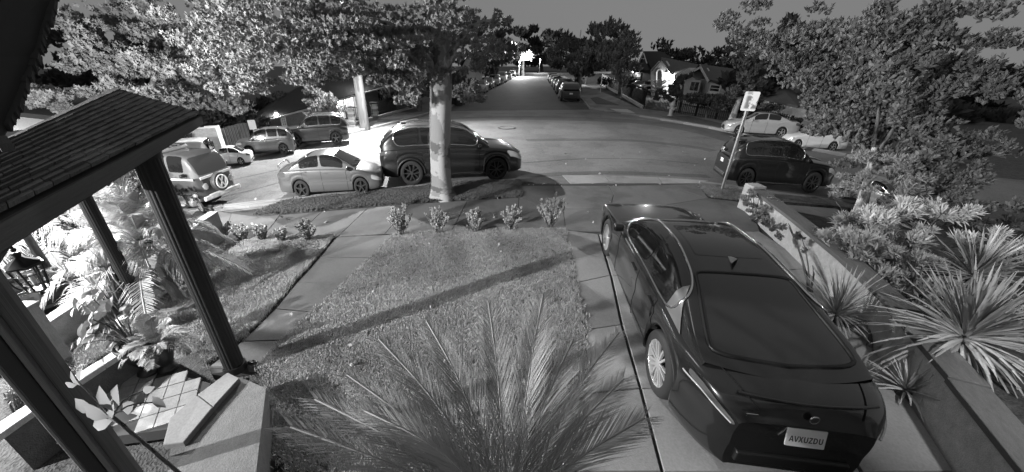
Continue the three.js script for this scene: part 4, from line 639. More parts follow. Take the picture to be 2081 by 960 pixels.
{ const o = thing('retaining_wall', 'low plaster retaining wall along the right side of the driveway', 'wall');
  const b = [[1518, 428], [1600, 502], [1692, 592], [1790, 705], [1900, 860], [2060, 1100]].map((p) => g(...p)), tops = [380, 430, 505, 600, 730, 900], d = [];
  b.forEach((p, i) => d.push(vert(p, tops[i]))); const th = .22;
  const hs = [.52, .52, .52, .5, .48, .46];
  for (let i = 0; i < 5; i++) { const a = b[i], c = b[i + 1], t = c.clone().sub(a), l = t.length(); const q = box(l, hs[i] + .1, th, l / 2, (hs[i] - .1) / 2, 0); const uv = q.attributes.uv; for (let k = 0; k < uv.count; k++) uv.setXY(k, uv.getX(k) * l, uv.getY(k) * .6); const m = part('wall', q, M.stuccoLight, o); m.position.set(a.x, 0, a.z); m.rotation.y = Math.atan2(-t.z, t.x); const cp = part('cap', rbox(l + .01, .06, th + .05, .01, l / 2, hs[i] + .03, -.0), M.stuccoDark, o); cp.position.copy(m.position); cp.rotation.y = m.rotation.y; }
  const e = b[0]; part('end_pier', rbox(.3, .66, .3, .02, e.x, .3, e.z), M.stuccoLight, o);
}
// ================================================================ houses across the street
const eye = V(0, H, 0);
function plane(A, B) { const d = B.clone().sub(A); d.y = 0; d.normalize(); let n = V(d.z, 0, -d.x); if (n.dot(eye.clone().sub(A)) < 0) n.negate(); return { A, d, n, hit(px, py, off = 0) { const r = at(px, py, 1).sub(eye), p0 = A.clone().addScaledVector(n, off), t = p0.clone().sub(eye).dot(n) / r.dot(n); return eye.clone().addScaledVector(r, t); } }; }
function solid(pl, pts, depth, off = 0) { // polygon sighted on the facade, drawn back into a volume
  const q = pts.map((p) => p.isVector3 ? p : pl.hit(p[0], p[1], off)); const s = new THREE.Shape(q.map((p) => new THREE.Vector2(p.clone().sub(pl.A).dot(pl.d), p.y)));
  const e = new THREE.ExtrudeGeometry(s, { depth, bevelEnabled: false }); const X = pl.d, Y = V(0, 1, 0), Z = new THREE.Vector3().crossVectors(X, Y); const back = Z.dot(pl.n) > 0 ? -1 : 1;
  if (back < 0) e.translate(0, 0, -depth); e.applyMatrix4(new THREE.Matrix4().makeBasis(X, Y, Z)); const o = pl.A.clone().addScaledVector(pl.n, off); e.translate(o.x, 0, o.z); return e;
}
function winPx(o, pl, x0, y0, x1, y1, off, nx = 1, ny = 2, glassM = M.glassMid, fm = M.white, depth = .06) { // a framed sash window
  const a = pl.hit(x0, y0, off), b = pl.hit(x1, y1, off), w = Math.abs(b.clone().sub(a).dot(pl.d)), h = Math.abs(a.y - b.y), c = a.clone().add(b).multiplyScalar(.5), t = Math.max(.04, w * .09);
  const win = new THREE.Group(); win.name = 'window'; win.position.copy(c); win.rotation.y = Math.atan2(pl.n.x, pl.n.z); o.add(win);
  part('frame', [box(w, t, depth, 0, h / 2 - t / 2, 0), box(w, t, depth, 0, -h / 2 + t / 2, 0), box(t, h - 2 * t, depth, -w / 2 + t / 2, 0, 0), box(t, h - 2 * t, depth, w / 2 - t / 2, 0, 0)], fm, win);
  for (let i = 0; i < nx; i++) for (let j = 0; j < ny; j++) part('pane', box((w - 2 * t) / nx - t * .35, (h - 2 * t) / ny - t * .35, .02, -w / 2 + t + (w - 2 * t) * (i + .5) / nx, -h / 2 + t + (h - 2 * t) * (j + .5) / ny, -.005), glassM, win);
  part('glazing_bars', [...Array(nx - 1)].map((_, i) => box(t * .3, h - 2 * t, depth * .7, -w / 2 + t + (w - 2 * t) * (i + 1) / nx, 0, .004)).concat([...Array(ny - 1)].map((_, j) => box(w - 2 * t, t * .3, depth * .6, 0, -h / 2 + t + (h - 2 * t) * (j + 1) / ny, .002))).concat([box(w * 1.1, t * .6, depth * 1.6, 0, -h / 2 - t * .2, .01)]), fm, win);
  return win;
}
function roofQuad(o, a, b, c, d, th, m, name = 'roof', nb = 8) { const q = [[a, b], [d, c]]; const rows = []; for (let i = 0; i <= nb; i++) { const t = i / nb; rows.push([a.clone().lerp(d, t), b.clone().lerp(c, t)]); } const top = quads(rows), low = quads(rows.map((r) => r.map((p) => p.clone().add(V(0, -th, 0))))); const ed = [[a, b], [b, c], [c, d], [d, a]].map(([p, r]) => { const k = new THREE.BufferGeometry().setFromPoints([p, r, r.clone().add(V(0, -th, 0)), p, r.clone().add(V(0, -th, 0)), p.clone().add(V(0, -th, 0))]); k.computeVertexNormals(); return k; }); return part(name, [top, low, ...ed], Object.assign(m.clone(), { side: THREE.DoubleSide }), o); }
const lampBulb = (o, p, r, e, I, name = 'lamp') => { const b = new THREE.SphereGeometry(r, 16, 12); const m = part(name, b, glow(e), o); m.position.copy(p).sub(o.position); if (I) { const L = new THREE.PointLight(grey(1), I, 0, 2); L.position.copy(p); L.shadow.radius = 3; L.castShadow = true; scene.add(L); } return m; };
// --- bungalow at left across the street
{
  const o = thing('bungalow', 'brick bungalow with dark hip roof and bright porch lamps, left across the street', 'house');
  const pl = plane(g(505, 279), g(790, 230));
  const E = (x, y, off = 0) => pl.hit(x, y, off);
  const a = E(512, 250), b = E(672, 206), c = E(800, 168), base = (p) => V(p.x, -.05, p.z);
  const brick = mat(.22, { map: grain, bumpMap: stuccoBump, bumpScale: .006 });
  part('wall', solid(pl, [base(a), base(b), b, a], 3.2), brick, o);
  // porch recess, lit
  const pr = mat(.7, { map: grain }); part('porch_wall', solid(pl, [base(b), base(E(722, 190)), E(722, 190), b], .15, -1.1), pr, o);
  const rb = E(742, 186); part('wall', solid(pl, [base(E(722, 190)), base(c), c, E(722, 190)], 3.0), mat(.12, { map: grain }), o);
  { const q = []; for (let i = 0; i < 9; i++) { const yy = E(735, 235 - i * 6).y; part('siding_board', solid(pl, [V(E(724, 190).x, yy, E(724, 190).z), V(E(798, 190).x, yy, E(798, 190).z), V(E(798, 190).x, yy + .1, E(798, 190).z), V(E(724, 190).x, yy + .1, E(724, 190).z)], .03, .035), mat(.13, { map: grain }), o); } }
  const ea = E(504, 252, .35), ec = E(810, 166, .35), r0 = E(603, 178, -2.2), r1 = E(722, 146, -2.2), eb = E(490, 240, -4), ee = E(850, 140, -4);
  roofQuad(o, ea, ec, r1, r0, .1, M.roof); roofQuad(o, ea, eb, r0.clone().add(V(.01, .003, 0)), r0, .1, M.roof); roofQuad(o, eb, ee, r1, r0, .1, M.roof); roofQuad(o, ee, ec, r1, r1.clone().add(V(.01, .002, 0)), .1, M.roof);
  part('gutter', beam(ea.clone().add(V(0, -.08, 0)).addScaledVector(pl.n, .04), ec.clone().add(V(0, -.08, 0)).addScaledVector(pl.n, .04), .07, .07), mat(.3), o);
  winPx(o, pl, 529, 247, 547, 267, .04, 2, 3, M.glassMid); winPx(o, pl, 568, 235, 583, 256, .04, 2, 4, mat(.3, { roughness: .1, clearcoat: 1 })); 
  winPx(o, pl, 690, 198, 697, 223, -.9, 1, 3, mat(.35, { roughness: .2 })); part('door', solid(pl, [E(699, 226, -.95), E(712, 223, -.95), E(712, 192, -.95), E(699, 196, -.95)], .06, -.9), mat(.65, { map: grain }), o);
  winPx(o, pl, 765, 180, 778, 205, .04, 2, 2, M.glass, mat(.1));
  for (const x of [676, 720]) { const p = E(x, 228, -.1); part('porch_post', box(.14, 1.6, .14, p.x, .8, p.z), M.whiteRough, o); }
  const l1 = thing('porch_lamp', 'glaring lamp under the bungalow eave, left of its sash window', 'lamp', E(561, 233, .35)); lampBulb(l1, E(561, 233, .35), .08, 40, 5, 'bulb'); part('lamp_hood', cyl(.13, .05, .1, 14, 0, .08, 0), M.white, l1);
  const l2 = thing('porch_lamp', 'bright porch lamp on the white porch wall beside the bungalow door', 'lamp', E(683, 205, -.7)); lampBulb(l2, E(683, 205, -.7), .11, 40, 22, 'bulb'); part('lamp_hood', cyl(.14, .05, .1, 14, 0, .1, 0), M.white, l2);
  const l3 = thing('flood_lamp', 'glaring flood lamp beside the utility pole at the bungalow corner', 'lamp', E(731, 164, .3)); lampBulb(l3, E(731, 164, .3), .11, 40, 8, 'bulb'); part('lamp_hood', cyl(.15, .06, .1, 14, 0, .1, 0), M.white, l3);
  // low wall with brick posts and railing in front
  const f = thing('front_fence', 'low wall with railing and brick posts in front of the bungalow', 'fence'); const fp = plane(g(716, 258), g(850, 219));
  part('wall', solid(fp, [[716, 259], [850, 221], [850, 213], [716, 250]], .16), M.stuccoLight, f);
  for (const [x, y] of [[718, 258], [764, 246], [846, 222]]) { const p = fp.hit(x, y, .06); for (let k = 0; k < 7; k++) part('brick', rbox(.34, .125, .3, .015, p.x + (k % 2 ? .012 : -.012), .06 + k * .135, p.z), [M.stuccoLight, M.stucco, M.whiteRough][k % 3], f); part('cap', rbox(.4, .05, .36, .01, p.x, 1.02, p.z), M.concrete, f); }
  const A = fp.hit(722, 250), B = fp.hit(848, 213), n = 46; part('railing', [...Array(n)].map((_, i) => { const p = A.clone().lerp(B, i / (n - 1)); return box(.02, .7, .02, p.x, .6, p.z); }), M.iron, f).userData.kind = 'stuff'; part('rail', [beam(V(A.x, .94, A.z), V(B.x, .94, B.z), .03, .03), beam(V(A.x, .4, A.z), V(B.x, .4, B.z), .03, .03)], M.iron, f);
  const w = thing('wooden_fence', 'weathered board fence beyond the white saloon at left', 'fence'); const wp = plane(g(440, 322), g(512, 296)); for (let i = 0; i < 16; i++) { const p = wp.hit(464 + i * 2.9, 308 - i * 1.1); part('fence_board', rbox(.19, .95 + R() * .06, .02, .004, p.x, .45, p.z), [M.wood, M.midWood][i % 2], w); }
}
// --- gabled houses at right across the street
{
  const pl = plane(g(1300, 200), g(1560, 262)); pl.A.addScaledVector(pl.n, -3.2);
  const X = (x, y, off = 0) => pl.hit(x, y, off), base = (p) => V(p.x, -.05, p.z);
  const wallM = mat(.6, { map: grain, bumpMap: stuccoBump, bumpScale: .004 }), wallD = mat(.12, { map: grain });
  const o = thing('gabled_cottage', 'pale cottage with two gables and an arched opening, right across the street', 'house');
  part('wall', solid(pl, [base(X(1326, 200)), base(X(1500, 240)), X(1500, 172), X(1326, 150)], 4, -.6), wallM, o);
  // small gable with the arch
  part('gable_wall', solid(pl, [base(X(1328, 200)), base(X(1360, 200)), X(1360, 148), X(1345, 124), X(1328, 142)], .9, .3), wallM, o);
  { const c = []; for (let i = 0; i <= 12; i++) { const a = Math.PI * i / 12; c.push(X(1341 - Math.cos(a) * 6, 150 - Math.sin(a) * 9, .33)); } part('arch_trim', tube([X(1335, 172, .33), ...c, X(1347, 174, .33)], .09, 40, 5), M.white, o); part('arch_opening', polyFan([X(1335, 172, .312), ...c.map((p) => p.clone().addScaledVector(pl.n, -.018)), X(1347, 174, .312)]), mat(.05, dbl), o); }
  // lit middle wall
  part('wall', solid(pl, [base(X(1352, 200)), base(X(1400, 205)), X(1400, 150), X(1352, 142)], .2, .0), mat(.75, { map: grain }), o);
  // large gable
  part('gable_wall', solid(pl, [base(X(1393, 215)), base(X(1437, 232)), X(1437, 160), X(1425, 138), X(1393, 152)], 1.6, 1.0), wallM, o);
  part('wall', solid(pl, [base(X(1437, 232)), base(X(1486, 240)), X(1486, 168), X(1437, 160)], 3, .55), mat(.55, { map: grain, bumpMap: stuccoBump, bumpScale: .004 }), o);
  winPx(o, pl, 1445, 169, 1462, 191, .58, 1, 2, M.glass); winPx(o, pl, 1405, 162, 1419, 190, 1.04, 2, 1, M.glass, mat(.5));
  const R0 = X(1310, 110, -2), R1 = X(1425, 128, -2), rM = M.roofMid;
  roofQuad(o, X(1352, 146, .4), X(1402, 154, .4), X(1420, 131, -1.6), X(1344, 116, -1.6), .12, rM); roofQuad(o, X(1437, 161, .8), X(1500, 171, .8), X(1492, 140, -1.6), X(1423, 130, -1.6), .12, rM);
  roofQuad(o, X(1423, 134, 1.3), X(1441, 165, 1.3), X(1455, 160, -1.5), X(1436, 128, -1.5), .1, rM); roofQuad(o, X(1423, 134, 1.3), X(1389, 154, 1.3), X(1400, 150, -1.5), X(1436, 128, -1.5), .1, rM);
  roofQuad(o, X(1345, 121, .6), X(1363, 150, .6), X(1370, 147, -1), X(1352, 117, -1), .1, rM); roofQuad(o, X(1345, 121, .6), X(1324, 144, .6), X(1332, 140, -1), X(1352, 117, -1), .1, rM);
  part('bargeboard', [beam(X(1424, 137, 1.34), X(1440, 166, 1.34), .05, .16), beam(X(1424, 137, 1.34), X(1391, 155, 1.34), .05, .16)], M.whiteRough, o);
  const d = thing('dark_house', 'dark gabled house with a white triangular gable brace, at the street corner', 'house');
  part('wall', solid(pl, [base(X(1286, 190, -1.5)), base(X(1340, 195, -1.5)), X(1340, 140, -1.5), X(1286, 140, -1.5)], 4, -1.5), wallD, d);
  part('gable_wall', solid(pl, [X(1290, 142, -.9), X(1320, 142, -.9), X(1308, 108, -.9)], .6, -.9), wallD, d);
  roofQuad(d, X(1308, 104, -.6), X(1288, 146, -.6), X(1330, 140, -4.5), X(1340, 108, -4.5), .12, M.roof); roofQuad(d, X(1308, 104, -.6), X(1325, 142, -.6), X(1400, 140, -4.5), X(1345, 104, -4.5), .12, M.roof);
  part('gable_brace', [beam(X(1308, 108, -.55), X(1299, 128, -.55), .08, .1), beam(X(1308, 108, -.55), X(1315, 129, -.55), .08, .1), beam(X(1303, 119, -.55), X(1312, 119, -.55), .07, .09)], M.white, d);
  winPx(d, pl, 1293, 148, 1302, 160, -1.45, 1, 2, mat(.5, { emissive: grey(1), emissiveIntensity: .7 }), mat(.1));
  const pb = X(1353, 150, .9), l = thing('porch_lamp', 'hidden bright porch lamp over the white cottage wall', 'lamp', pb); lampBulb(l, pb, .1, 30, 40, 'bulb'); part('lamp_hood', cyl(.14, .05, .1, 14, 0, .09, 0), M.white, l);
  const pd = X(1287, 146, -1.0), ld = thing('porch_lamp', 'small bright lamp at the left corner of the dark gabled house', 'lamp', pd); lampBulb(ld, pd, .11, 25, 8, 'bulb'); part('lamp_hood', cyl(.14, .05, .1, 14, 0, .09, 0), M.white, ld);
  // second house behind the right sign
  const p2 = plane(g(1530, 246), g(1640, 274)); p2.A.addScaledVector(p2.n, -.6); const Y = (x, y, off = 0) => p2.hit(x, y, off), h = thing('stucco_house', 'low stucco house with a hip roof and double window behind the right sign', 'house');
  part('wall', solid(p2, [base(Y(1545, 250)), base(Y(1611, 266)), Y(1611, 213), Y(1545, 197)], 3), wallM, h);
  roofQuad(h, Y(1536, 196, .3), Y(1622, 216, .3), Y(1590, 178, -1.6), Y(1558, 170, -1.6), .1, rM); roofQuad(h, Y(1622, 216, .3), Y(1650, 205, -3.4), Y(1600, 176, -1.8), Y(1590, 178, -1.6), .1, rM);
  winPx(h, p2, 1564, 201, 1576, 221, .04, 1, 2, M.glassMid); winPx(h, p2, 1577, 204, 1590, 224, .04, 1, 2, M.glassMid);
}
// ================================================================ street furniture
{
  const b = g(742, 264), o = thing('utility_pole', 'tall timber utility pole on the far left pavement with a street lamp arm', 'utility pole', b);
  part('pole', cyl(.25, .17, 9.5, 18, 0, 0, 0), M.barkDark, o); part('crossarm', box(2.4, .12, .12, 0, 8.9, 0), M.wood, o); for (const x of [-1, -.4, .4, 1]) part('insulator', cyl(.05, .03, .14, 10, x, 8.96, 0), M.stuccoLight, o);
  const lp = V(-5.75, 5.3, -17.3), hd = lp.clone().add(V(0, .12, 0));
  const l = thing('street_lamp', 'lit street lamp head on an arm of the utility pole', 'street lamp', hd);
  const arm = b.clone().sub(hd); part('arm', tube([V(arm.x, .9, arm.z), V(arm.x * .6, 1.0, arm.z * .6), V(arm.x * .25, .5, arm.z * .25), V(0, .12, 0)], .035, 20, 8), M.galv, l);
  part('lamp_head', rbox(.3, .12, .5, .05, 0, .06, 0), M.galv, l); const gl = new THREE.SphereGeometry(.13, 18, 10, 0, 6.2832, Math.PI / 2, Math.PI / 2); gl.scale(1, .6, 1.5); part('lamp_glass', gl, glow(12), l);
  const L = new THREE.SpotLight(grey(1), LAMP_STREET, 0, 1.2, .25, 2); L.position.copy(hd).add(V(0, -.1, 0)); L.target.position.copy(L.position).add(V(.5, -1, .5)); L.shadow.radius = 5; L.castShadow = true; scene.add(L, L.target);
}
function signPost(name, label, basePx, topPx, w, h, r, plateM, turn, group) {
  const b = g(...basePx), hh = vert(b, topPx), o = thing(name, label, 'street sign', b, 0, group);
  part('post', [box(r * 2, hh, r, 0, hh / 2, 0), box(r * .6, hh, r * 1.6, -r * .8, hh / 2, 0)].map((q) => q), M.galv, o);
  const s = new THREE.Group(); s.name = 'sign_panel'; s.position.set(0, hh - h / 2, 0); s.rotation.y = turn; o.add(s);
  const sh = new THREE.Shape(), c = w * .12, X = w / 2, Y = h / 2; sh.moveTo(-X + c, -Y); sh.lineTo(X - c, -Y); sh.quadraticCurveTo(X, -Y, X, -Y + c); sh.lineTo(X, Y - c); sh.quadraticCurveTo(X, Y, X - c, Y); sh.lineTo(-X + c, Y); sh.quadraticCurveTo(-X, Y, -X, Y - c); sh.lineTo(-X, -Y + c); sh.quadraticCurveTo(-X, -Y, -X + c, -Y);
  const e = new THREE.ExtrudeGeometry(sh, { depth: .006, bevelEnabled: false }); { const uv = e.attributes.uv; for (let i = 0; i < uv.count; i++) uv.setXY(i, uv.getX(i) / w + .5, uv.getY(i) / h + .5); } e.translate(0, 0, r * 1.2); part('plate', e, plateM, s);
  for (const y of [-h * .36, h * .36]) { const k = new THREE.CylinderGeometry(.012, .012, .01, 8); k.rotateX(Math.PI / 2); k.translate(0, y, r * 1.2 + .01); part('bolt', k, M.galv, s); }
  return o;
}
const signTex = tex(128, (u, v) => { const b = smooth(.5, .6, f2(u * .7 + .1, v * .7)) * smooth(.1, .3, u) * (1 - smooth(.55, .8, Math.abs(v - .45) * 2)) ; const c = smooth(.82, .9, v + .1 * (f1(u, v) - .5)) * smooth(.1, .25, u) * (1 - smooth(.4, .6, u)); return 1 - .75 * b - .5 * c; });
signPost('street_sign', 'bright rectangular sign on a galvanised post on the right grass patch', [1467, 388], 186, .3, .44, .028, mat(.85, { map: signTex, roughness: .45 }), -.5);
signPost('street_sign', 'small white sign on a thin post on the far left kerb', [525, 300], 244, .26, .36, .025, mat(.85, { roughness: .45 }), .5);
{ // street-name blades
  const b = g(1219, 190), o = thing('street_name_sign', 'corner post with crossed street name blades at the right kerb of the side street', 'street sign', b); const h = vert(b, 148);
  part('post', cyl(.05, .05, h, 10), M.galv, o); part('name_blade', rbox(2.0, .2, .03, .01, 0, h + .02, 0), M.whiteRough, o); part('name_blade', rbox(.03, .2, 1.8, .01, 0, h + .25, 0), M.whiteRough, o); part('finial', new THREE.SphereGeometry(.06, 10, 8).translate(0, h + .42, 0), M.galv, o);
}
{ const b = g(1362, 237), o = thing('fire_hydrant', 'pale fire hydrant on the far right kerb in front of the iron fence', 'fire hydrant', b); const k = .85; o.scale.setScalar(k * 1.15);
  const m = mat(.5, { roughness: .6 }); part('barrel', [cyl(.2, .17, .1, 20), cyl(.13, .13, .62, 20, 0, .1, 0)], m, o); part('bonnet', [cyl(.2, .2, .05, 20, 0, .7, 0), new THREE.SphereGeometry(.16, 18, 10, 0, 6.2832, 0, Math.PI / 2).translate(0, .75, 0), cyl(.05, .04, .08, 6, 0, .89, 0)], m, o); for (const s of [-1, 1]) { const n = new THREE.CylinderGeometry(.07, .07, .2, 14); n.rotateZ(Math.PI / 2); n.translate(s * .18, .55, 0); part('nozzle', n, m, o); } { const n = new THREE.CylinderGeometry(.09, .09, .18, 14); n.rotateX(Math.PI / 2); n.translate(0, .5, .17); part('nozzle', n, m, o); } }
{ const b = g(933, 214), o = thing('wheelie_bin', 'dark wheeled rubbish bin at the left kerb of the side street', 'rubbish bin', b, -.1); const m = mat(.02, { roughness: .5 });
  const q = new THREE.CylinderGeometry(.56, .44, 1.05, 4, 1); q.rotateY(Math.PI / 4); q.translate(0, .6, 0); part('bin_body', q, m, o); part('lid', rbox(.86, .08, .9, .03, 0, 1.16, 0), m, o); part('handle', bar(V(-.35, 1.1, -.48), V(.35, 1.1, -.48), .025), m, o); for (const x of [-.38, .38]) { const w = new THREE.CylinderGeometry(.13, .13, .07, 16); w.rotateZ(Math.PI / 2); w.translate(x, .13, -.4); part('wheel', w, M.rubber, o); } part('label_plate', box(.3, .2, .01, 0, .75, .37), mat(.4), o); }
{ // iron fence round the corner cottage
  const o = thing('iron_fence', 'black iron picket fence on a pale kerb round the cottage corner', 'fence'); const L = [[1222, 172], [1262, 193], [1308, 221], [1369, 231], [1413, 237], [1454, 243], [1520, 254], [1600, 270]].map((p) => g(...p)), hg = 1.25;
  for (let i = 0; i < L.length - 1; i++) { const a = L[i], b = L[i + 1], n = Math.round(a.distanceTo(b) / .14), ha = hg * clamp(1.25 - i * .09, .6, 1.2), hb = hg * clamp(1.25 - (i + 1) * .09, .6, 1.2), up = (p, y) => V(p.x, y, p.z); part('post', box(.07, hb + .1, .07, b.x, hb / 2, b.z), M.iron, o); part('pickets', [...Array(n)].map((_, k) => { const t = (k + .5) / n, p = a.clone().lerp(b, t), h = lerp(ha, hb, t); return box(.025, h, .025, p.x, h / 2 + .05, p.z); }), M.iron, o).userData.kind = 'stuff'; part('rail', [beam(up(a, ha * .93), up(b, hb * .93), .03, .04), beam(up(a, .18), up(b, .18), .03, .04)], M.iron, o); }
  part('footing', [0, 1].map((i) => beam(V(L[i].x, .1, L[i].z), V(L[i + 1].x, .1, L[i + 1].z), .3, .24)), M.stuccoLight, o);
  const gt = thing('gate_pillar', 'short square gate pillar at the left end of the iron fence', 'pillar', g(1245, 181)); part('shaft', rbox(.5, 1.2, .5, .03, 0, .6, 0), M.stucco, gt); part('cap', rbox(.6, .1, .6, .03, 0, 1.25, 0), M.stuccoLight, gt);
}
{ // thin dark stake by the column
  const b = g(494, 744), t = at(452, 621, -b.z * .985), o = thing('garden_stake', 'thin dark stake leaning beside the near porch column', 'stake', b); const h = vert(b, 624); part('shaft', bar(V(0, -.05, 0), V(-.015, h, -.01), .016, .016, 10), M.iron, o); part('tip', new THREE.SphereGeometry(.02, 10, 8).translate(-.015, h, -.01), M.iron, o);
  const s = thing('garden_spout', 'small dark garden tap fitting on the path edge beside the stake', 'tap', g(512, 742)); part('tap_body', [rbox(.06, .05, .05, .015, 0, .04, 0), new THREE.TorusGeometry(.025, .008, 6, 14).rotateX(1.2).translate(.04, .05, 0), cyl(.012, .012, .05, 8, -.01, 0, 0)], M.black, s); }
// distant lamps down the side street
for (const [x, y, f, I, l] of [[1056, 126, 104, 1700, 'blazing street lamp beside the lit tree down the side street'], [1097.5, 121.5, 150, 600, 'tiny far lamp over the end of the side street'], [1195, 125, 62, 90, 'small twin lamp among the trees right of the side street']]) {
  const p = at(x, y, f), o = thing('street_lamp', l, 'street lamp', V(p.x, 0, p.z)); const k = f / 700; part('post', cyl(.09, .06, p.y + .3, 10), M.galv, o); const bl = new THREE.SphereGeometry(Math.min(.24, 2.0 * k), 16, 12); bl.translate(0, p.y, .3); part('bulb', bl, glow(18), o); part('arm', bar(V(0, p.y + .3, 0), V(0, p.y + .28, .35), .04), M.galv, o);
  const L = new THREE.PointLight(grey(1), I, 0, 2); L.position.set(p.x, p.y, p.z + .3); L.castShadow = true; scene.add(L);
}
{ const p = g(1136, 152), o = thing('light_pole', 'slim white pole at the right kerb among the parked cars', 'pole', V(p.x - 8, 0, -78)); o.position.x = 78 * (1135 - 980.5) / 711 * 1.12; part('pole', cyl(.16, .12, 9, 12), M.white, o); part('pole_base', cyl(.3, .25, .5, 12), M.concrete, o); }
{ const o = thing('pale_gable', 'small pale gable end glimpsed through the leaves left of the side street', 'house'); const c = at(955, 128, 52); o.position.set(c.x, 0, c.z); const s = new THREE.Shape([new THREE.Vector2(-1.6, 0), new THREE.Vector2(1.6, 0), new THREE.Vector2(1.6, 1.9), new THREE.Vector2(0, 4.5), new THREE.Vector2(-1.6, 1.9)]); part('gable_wall', new THREE.ExtrudeGeometry(s, { depth: 4, bevelEnabled: false }).translate(0, 0, -4), M.whiteRough, o); for (const k of [-1, 1]) part('roof', beam(V(k * .95, 3.15, .2), V(k * .95, 3.15, -4), 2.9, .1).translate(-k * .95, -3.15, 0).rotateZ(-k * 1.0).translate(k * .95, 3.2, 0), M.roof, o); }
// clay pots on the porch
function urn(o, h, r) { const p = [[.0, 0], [.62, 0], [.66, .06], [.6, .1], [.42, .16], [.4, .22], [.62, .42], [.82, .62], [.92, .8], [.94, .88], [1.06, .9], [1.08, .96], [1.02, 1], [.9, .98], [.86, .9], [.2, .86], [0, .86]].map(([x, y]) => new THREE.Vector2(x * r, y * h)); part('urn', new THREE.LatheGeometry(p, 36), M.black, o); part('soil', cyl(r * .84, r * .84, .01, 20, 0, h * .88, 0), M.soil, o); part('urn_foot', new THREE.TorusGeometry(r * .62, r * .06, 8, 28).rotateX(Math.PI / 2).translate(0, h * .05, 0), M.black, o); }
const URN1 = g(304, 756, FLOOR), URN2 = g(344, 748, FLOOR);
{ const o = thing('planter_urn', 'black urn planter nearer the porch wall, with broad variegated leaves', 'planter', URN1, 0); urn(o, .42, .15); const o2 = thing('planter_urn', 'black urn planter nearer the steps, with a drooping fern', 'planter', URN2, 0); urn(o2, .36, .14); }
// ================================================================ grass
const lawnL = P([[444, 494], [560, 486], [682, 482], [600, 575], [490, 694], [420, 742], [425, 700], [330, 668], [210, 728], [60, 812], [20, 780], [140, 700], [260, 625], [350, 560]]);
const lawnR = P([[803, 477], [960, 470], [1149, 467], [1168, 575], [1192, 672], [1188, 800], [1140, 1000], [760, 1100], [520, 900], [545, 795], [524, 747], [640, 636], [705, 576], [760, 522]]);
const strip = P([[515, 440], [540, 426], [575, 413], [640, 405], [795, 388], [925, 375], [1057, 368], [1056, 402], [950, 407], [880, 412], [748, 421], [654, 429]]);
const patchR = P([[1416, 377], [1518, 388], [1510, 412], [1440, 403]]);
for (const [p, n] of [[lawnL, 'lawn'], [lawnR, 'lawn'], [strip, 'grass_strip'], [patchR, 'grass_strip']]) structMesh(n, slabGeo(p, n === 'lawn' ? .02 : .035, .12), M.soil);
structMesh('verge', slabGeo(P([[1570, 398], [1700, 412], [1800, 440], [1700, 424], [1576, 414]]), .06, .1), M.soil);
structMesh('planting_bed', slabGeo(P([[1600, 455], [1720, 480], [1960, 520], [2150, 700], [2150, 1100], [2070, 1100], [1912, 860], [1800, 705], [1700, 592], [1606, 500]]), .3, .4), M.soil);
grass('grass', 'pale lit lawn between the garden wall and the front walk', lawnL, .02, 3000, .05, .45, 21);
grass('grass', 'main lawn right of the front walk, crossed by a column shadow', lawnR, .02, 3000, .05, .45, 22);
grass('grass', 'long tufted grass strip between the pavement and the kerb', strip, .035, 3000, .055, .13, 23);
grass('grass', 'thin patch of grass round the right street sign', patchR, .035, 2000, .04, .3, 24);
// fallen leaves
{ const r = rng(55), im = new THREE.InstancedMesh(LEAF.lobed, leafMat(.4), 90), m = new THREE.Matrix4(), q = new THREE.Quaternion(), e = new THREE.Euler(); for (let i = 0; i < 90; i++) { const px = i < 40 ? 1060 + r() * 420 : i < 60 ? 560 + r() * 560 : 470 + r() * 1000, py = i < 22 ? 374 + r() * 6 : i < 40 ? 300 + r() * 60 : i < 60 ? 490 + r() * 300 : 400 + r() * 70, p = g(px, py, i < 40 ? .0 : i < 60 ? .07 : .045), s = .04 + r() * .05; e.set(-1.4 + r() * .8, r() * 6, r() * .6); q.setFromEuler(e); m.compose(p, q, V(s, s, s)); im.setMatrixAt(i, m); } im.name = 'fallen_leaves'; scene.add(clean(im)); tag(im, 'scattered fallen leaves on the street, pavement and lawn', 'leaves', null, 'stuff'); }
// ================================================================ street tree
{
  const b = g(900, 402), o = thing('street_tree', 'large pale-barked street tree standing in the grass strip before the SUV', 'tree', b);
  const tx = (px, py, f) => at(px, py, f).sub(b), top = tx(893, 140, -b.z);
  part('trunk', trunkGeo([V(0, -.05, 0), V(-.01, .5, 0), V(.0, 1.4, .02), V(top.x + .02, top.y, top.z), V(top.x - .05, top.y + 1.4, top.z)], .25, .235, .85, 40, 26, 5), M.bark, o);
  const br = []; for (const [px, py, f, r] of [[760, 40, 7.4, .1], [640, 90, 6.8, .09], [560, 60, 7.8, .08], [1000, 40, 8, .1], [700, 120, 7.2, .06], [930, 60, 10, .09]]) br.push(limb([V(top.x, top.y - .2, top.z), top.clone().lerp(tx(px, py, f), .5).add(V(0, .25, 0)), tx(px, py, f)], r, .025));
  part('limbs', br, M.bark, o);
  const BL = [[600, 95, 7, 170, 55, 1400], [470, 150, 7.4, 70, 55, 420], [700, 85, 7.2, 130, 55, 1000], [800, 120, 7.6, 70, 60, 620], [850, 150, 7.9, 55, 60, 360], [845, 205, 8, 38, 45, 150], [870, 130, 8.4, 45, 50, 260], [955, 125, 9.2, 55, 45, 300], [955, 178, 9.6, 40, 38, 190], [640, 150, 7, 90, 38, 330], [740, 150, 7.3, 60, 40, 200], [560, 178, 7.5, 55, 28, 120], [1010, 80, 9.5, 50, 50, 260], [880, 50, 8, 130, 60, 900], [620, 25, 7.5, 180, 60, 1000], [440, 60, 8, 90, 70, 500]];
  foliage(o, BL.map((a) => blob(a[0], a[1], a[2], a[3], a[4], Math.round(a[5] * 1.5))), .088, 'lobed', .23, 101);
}
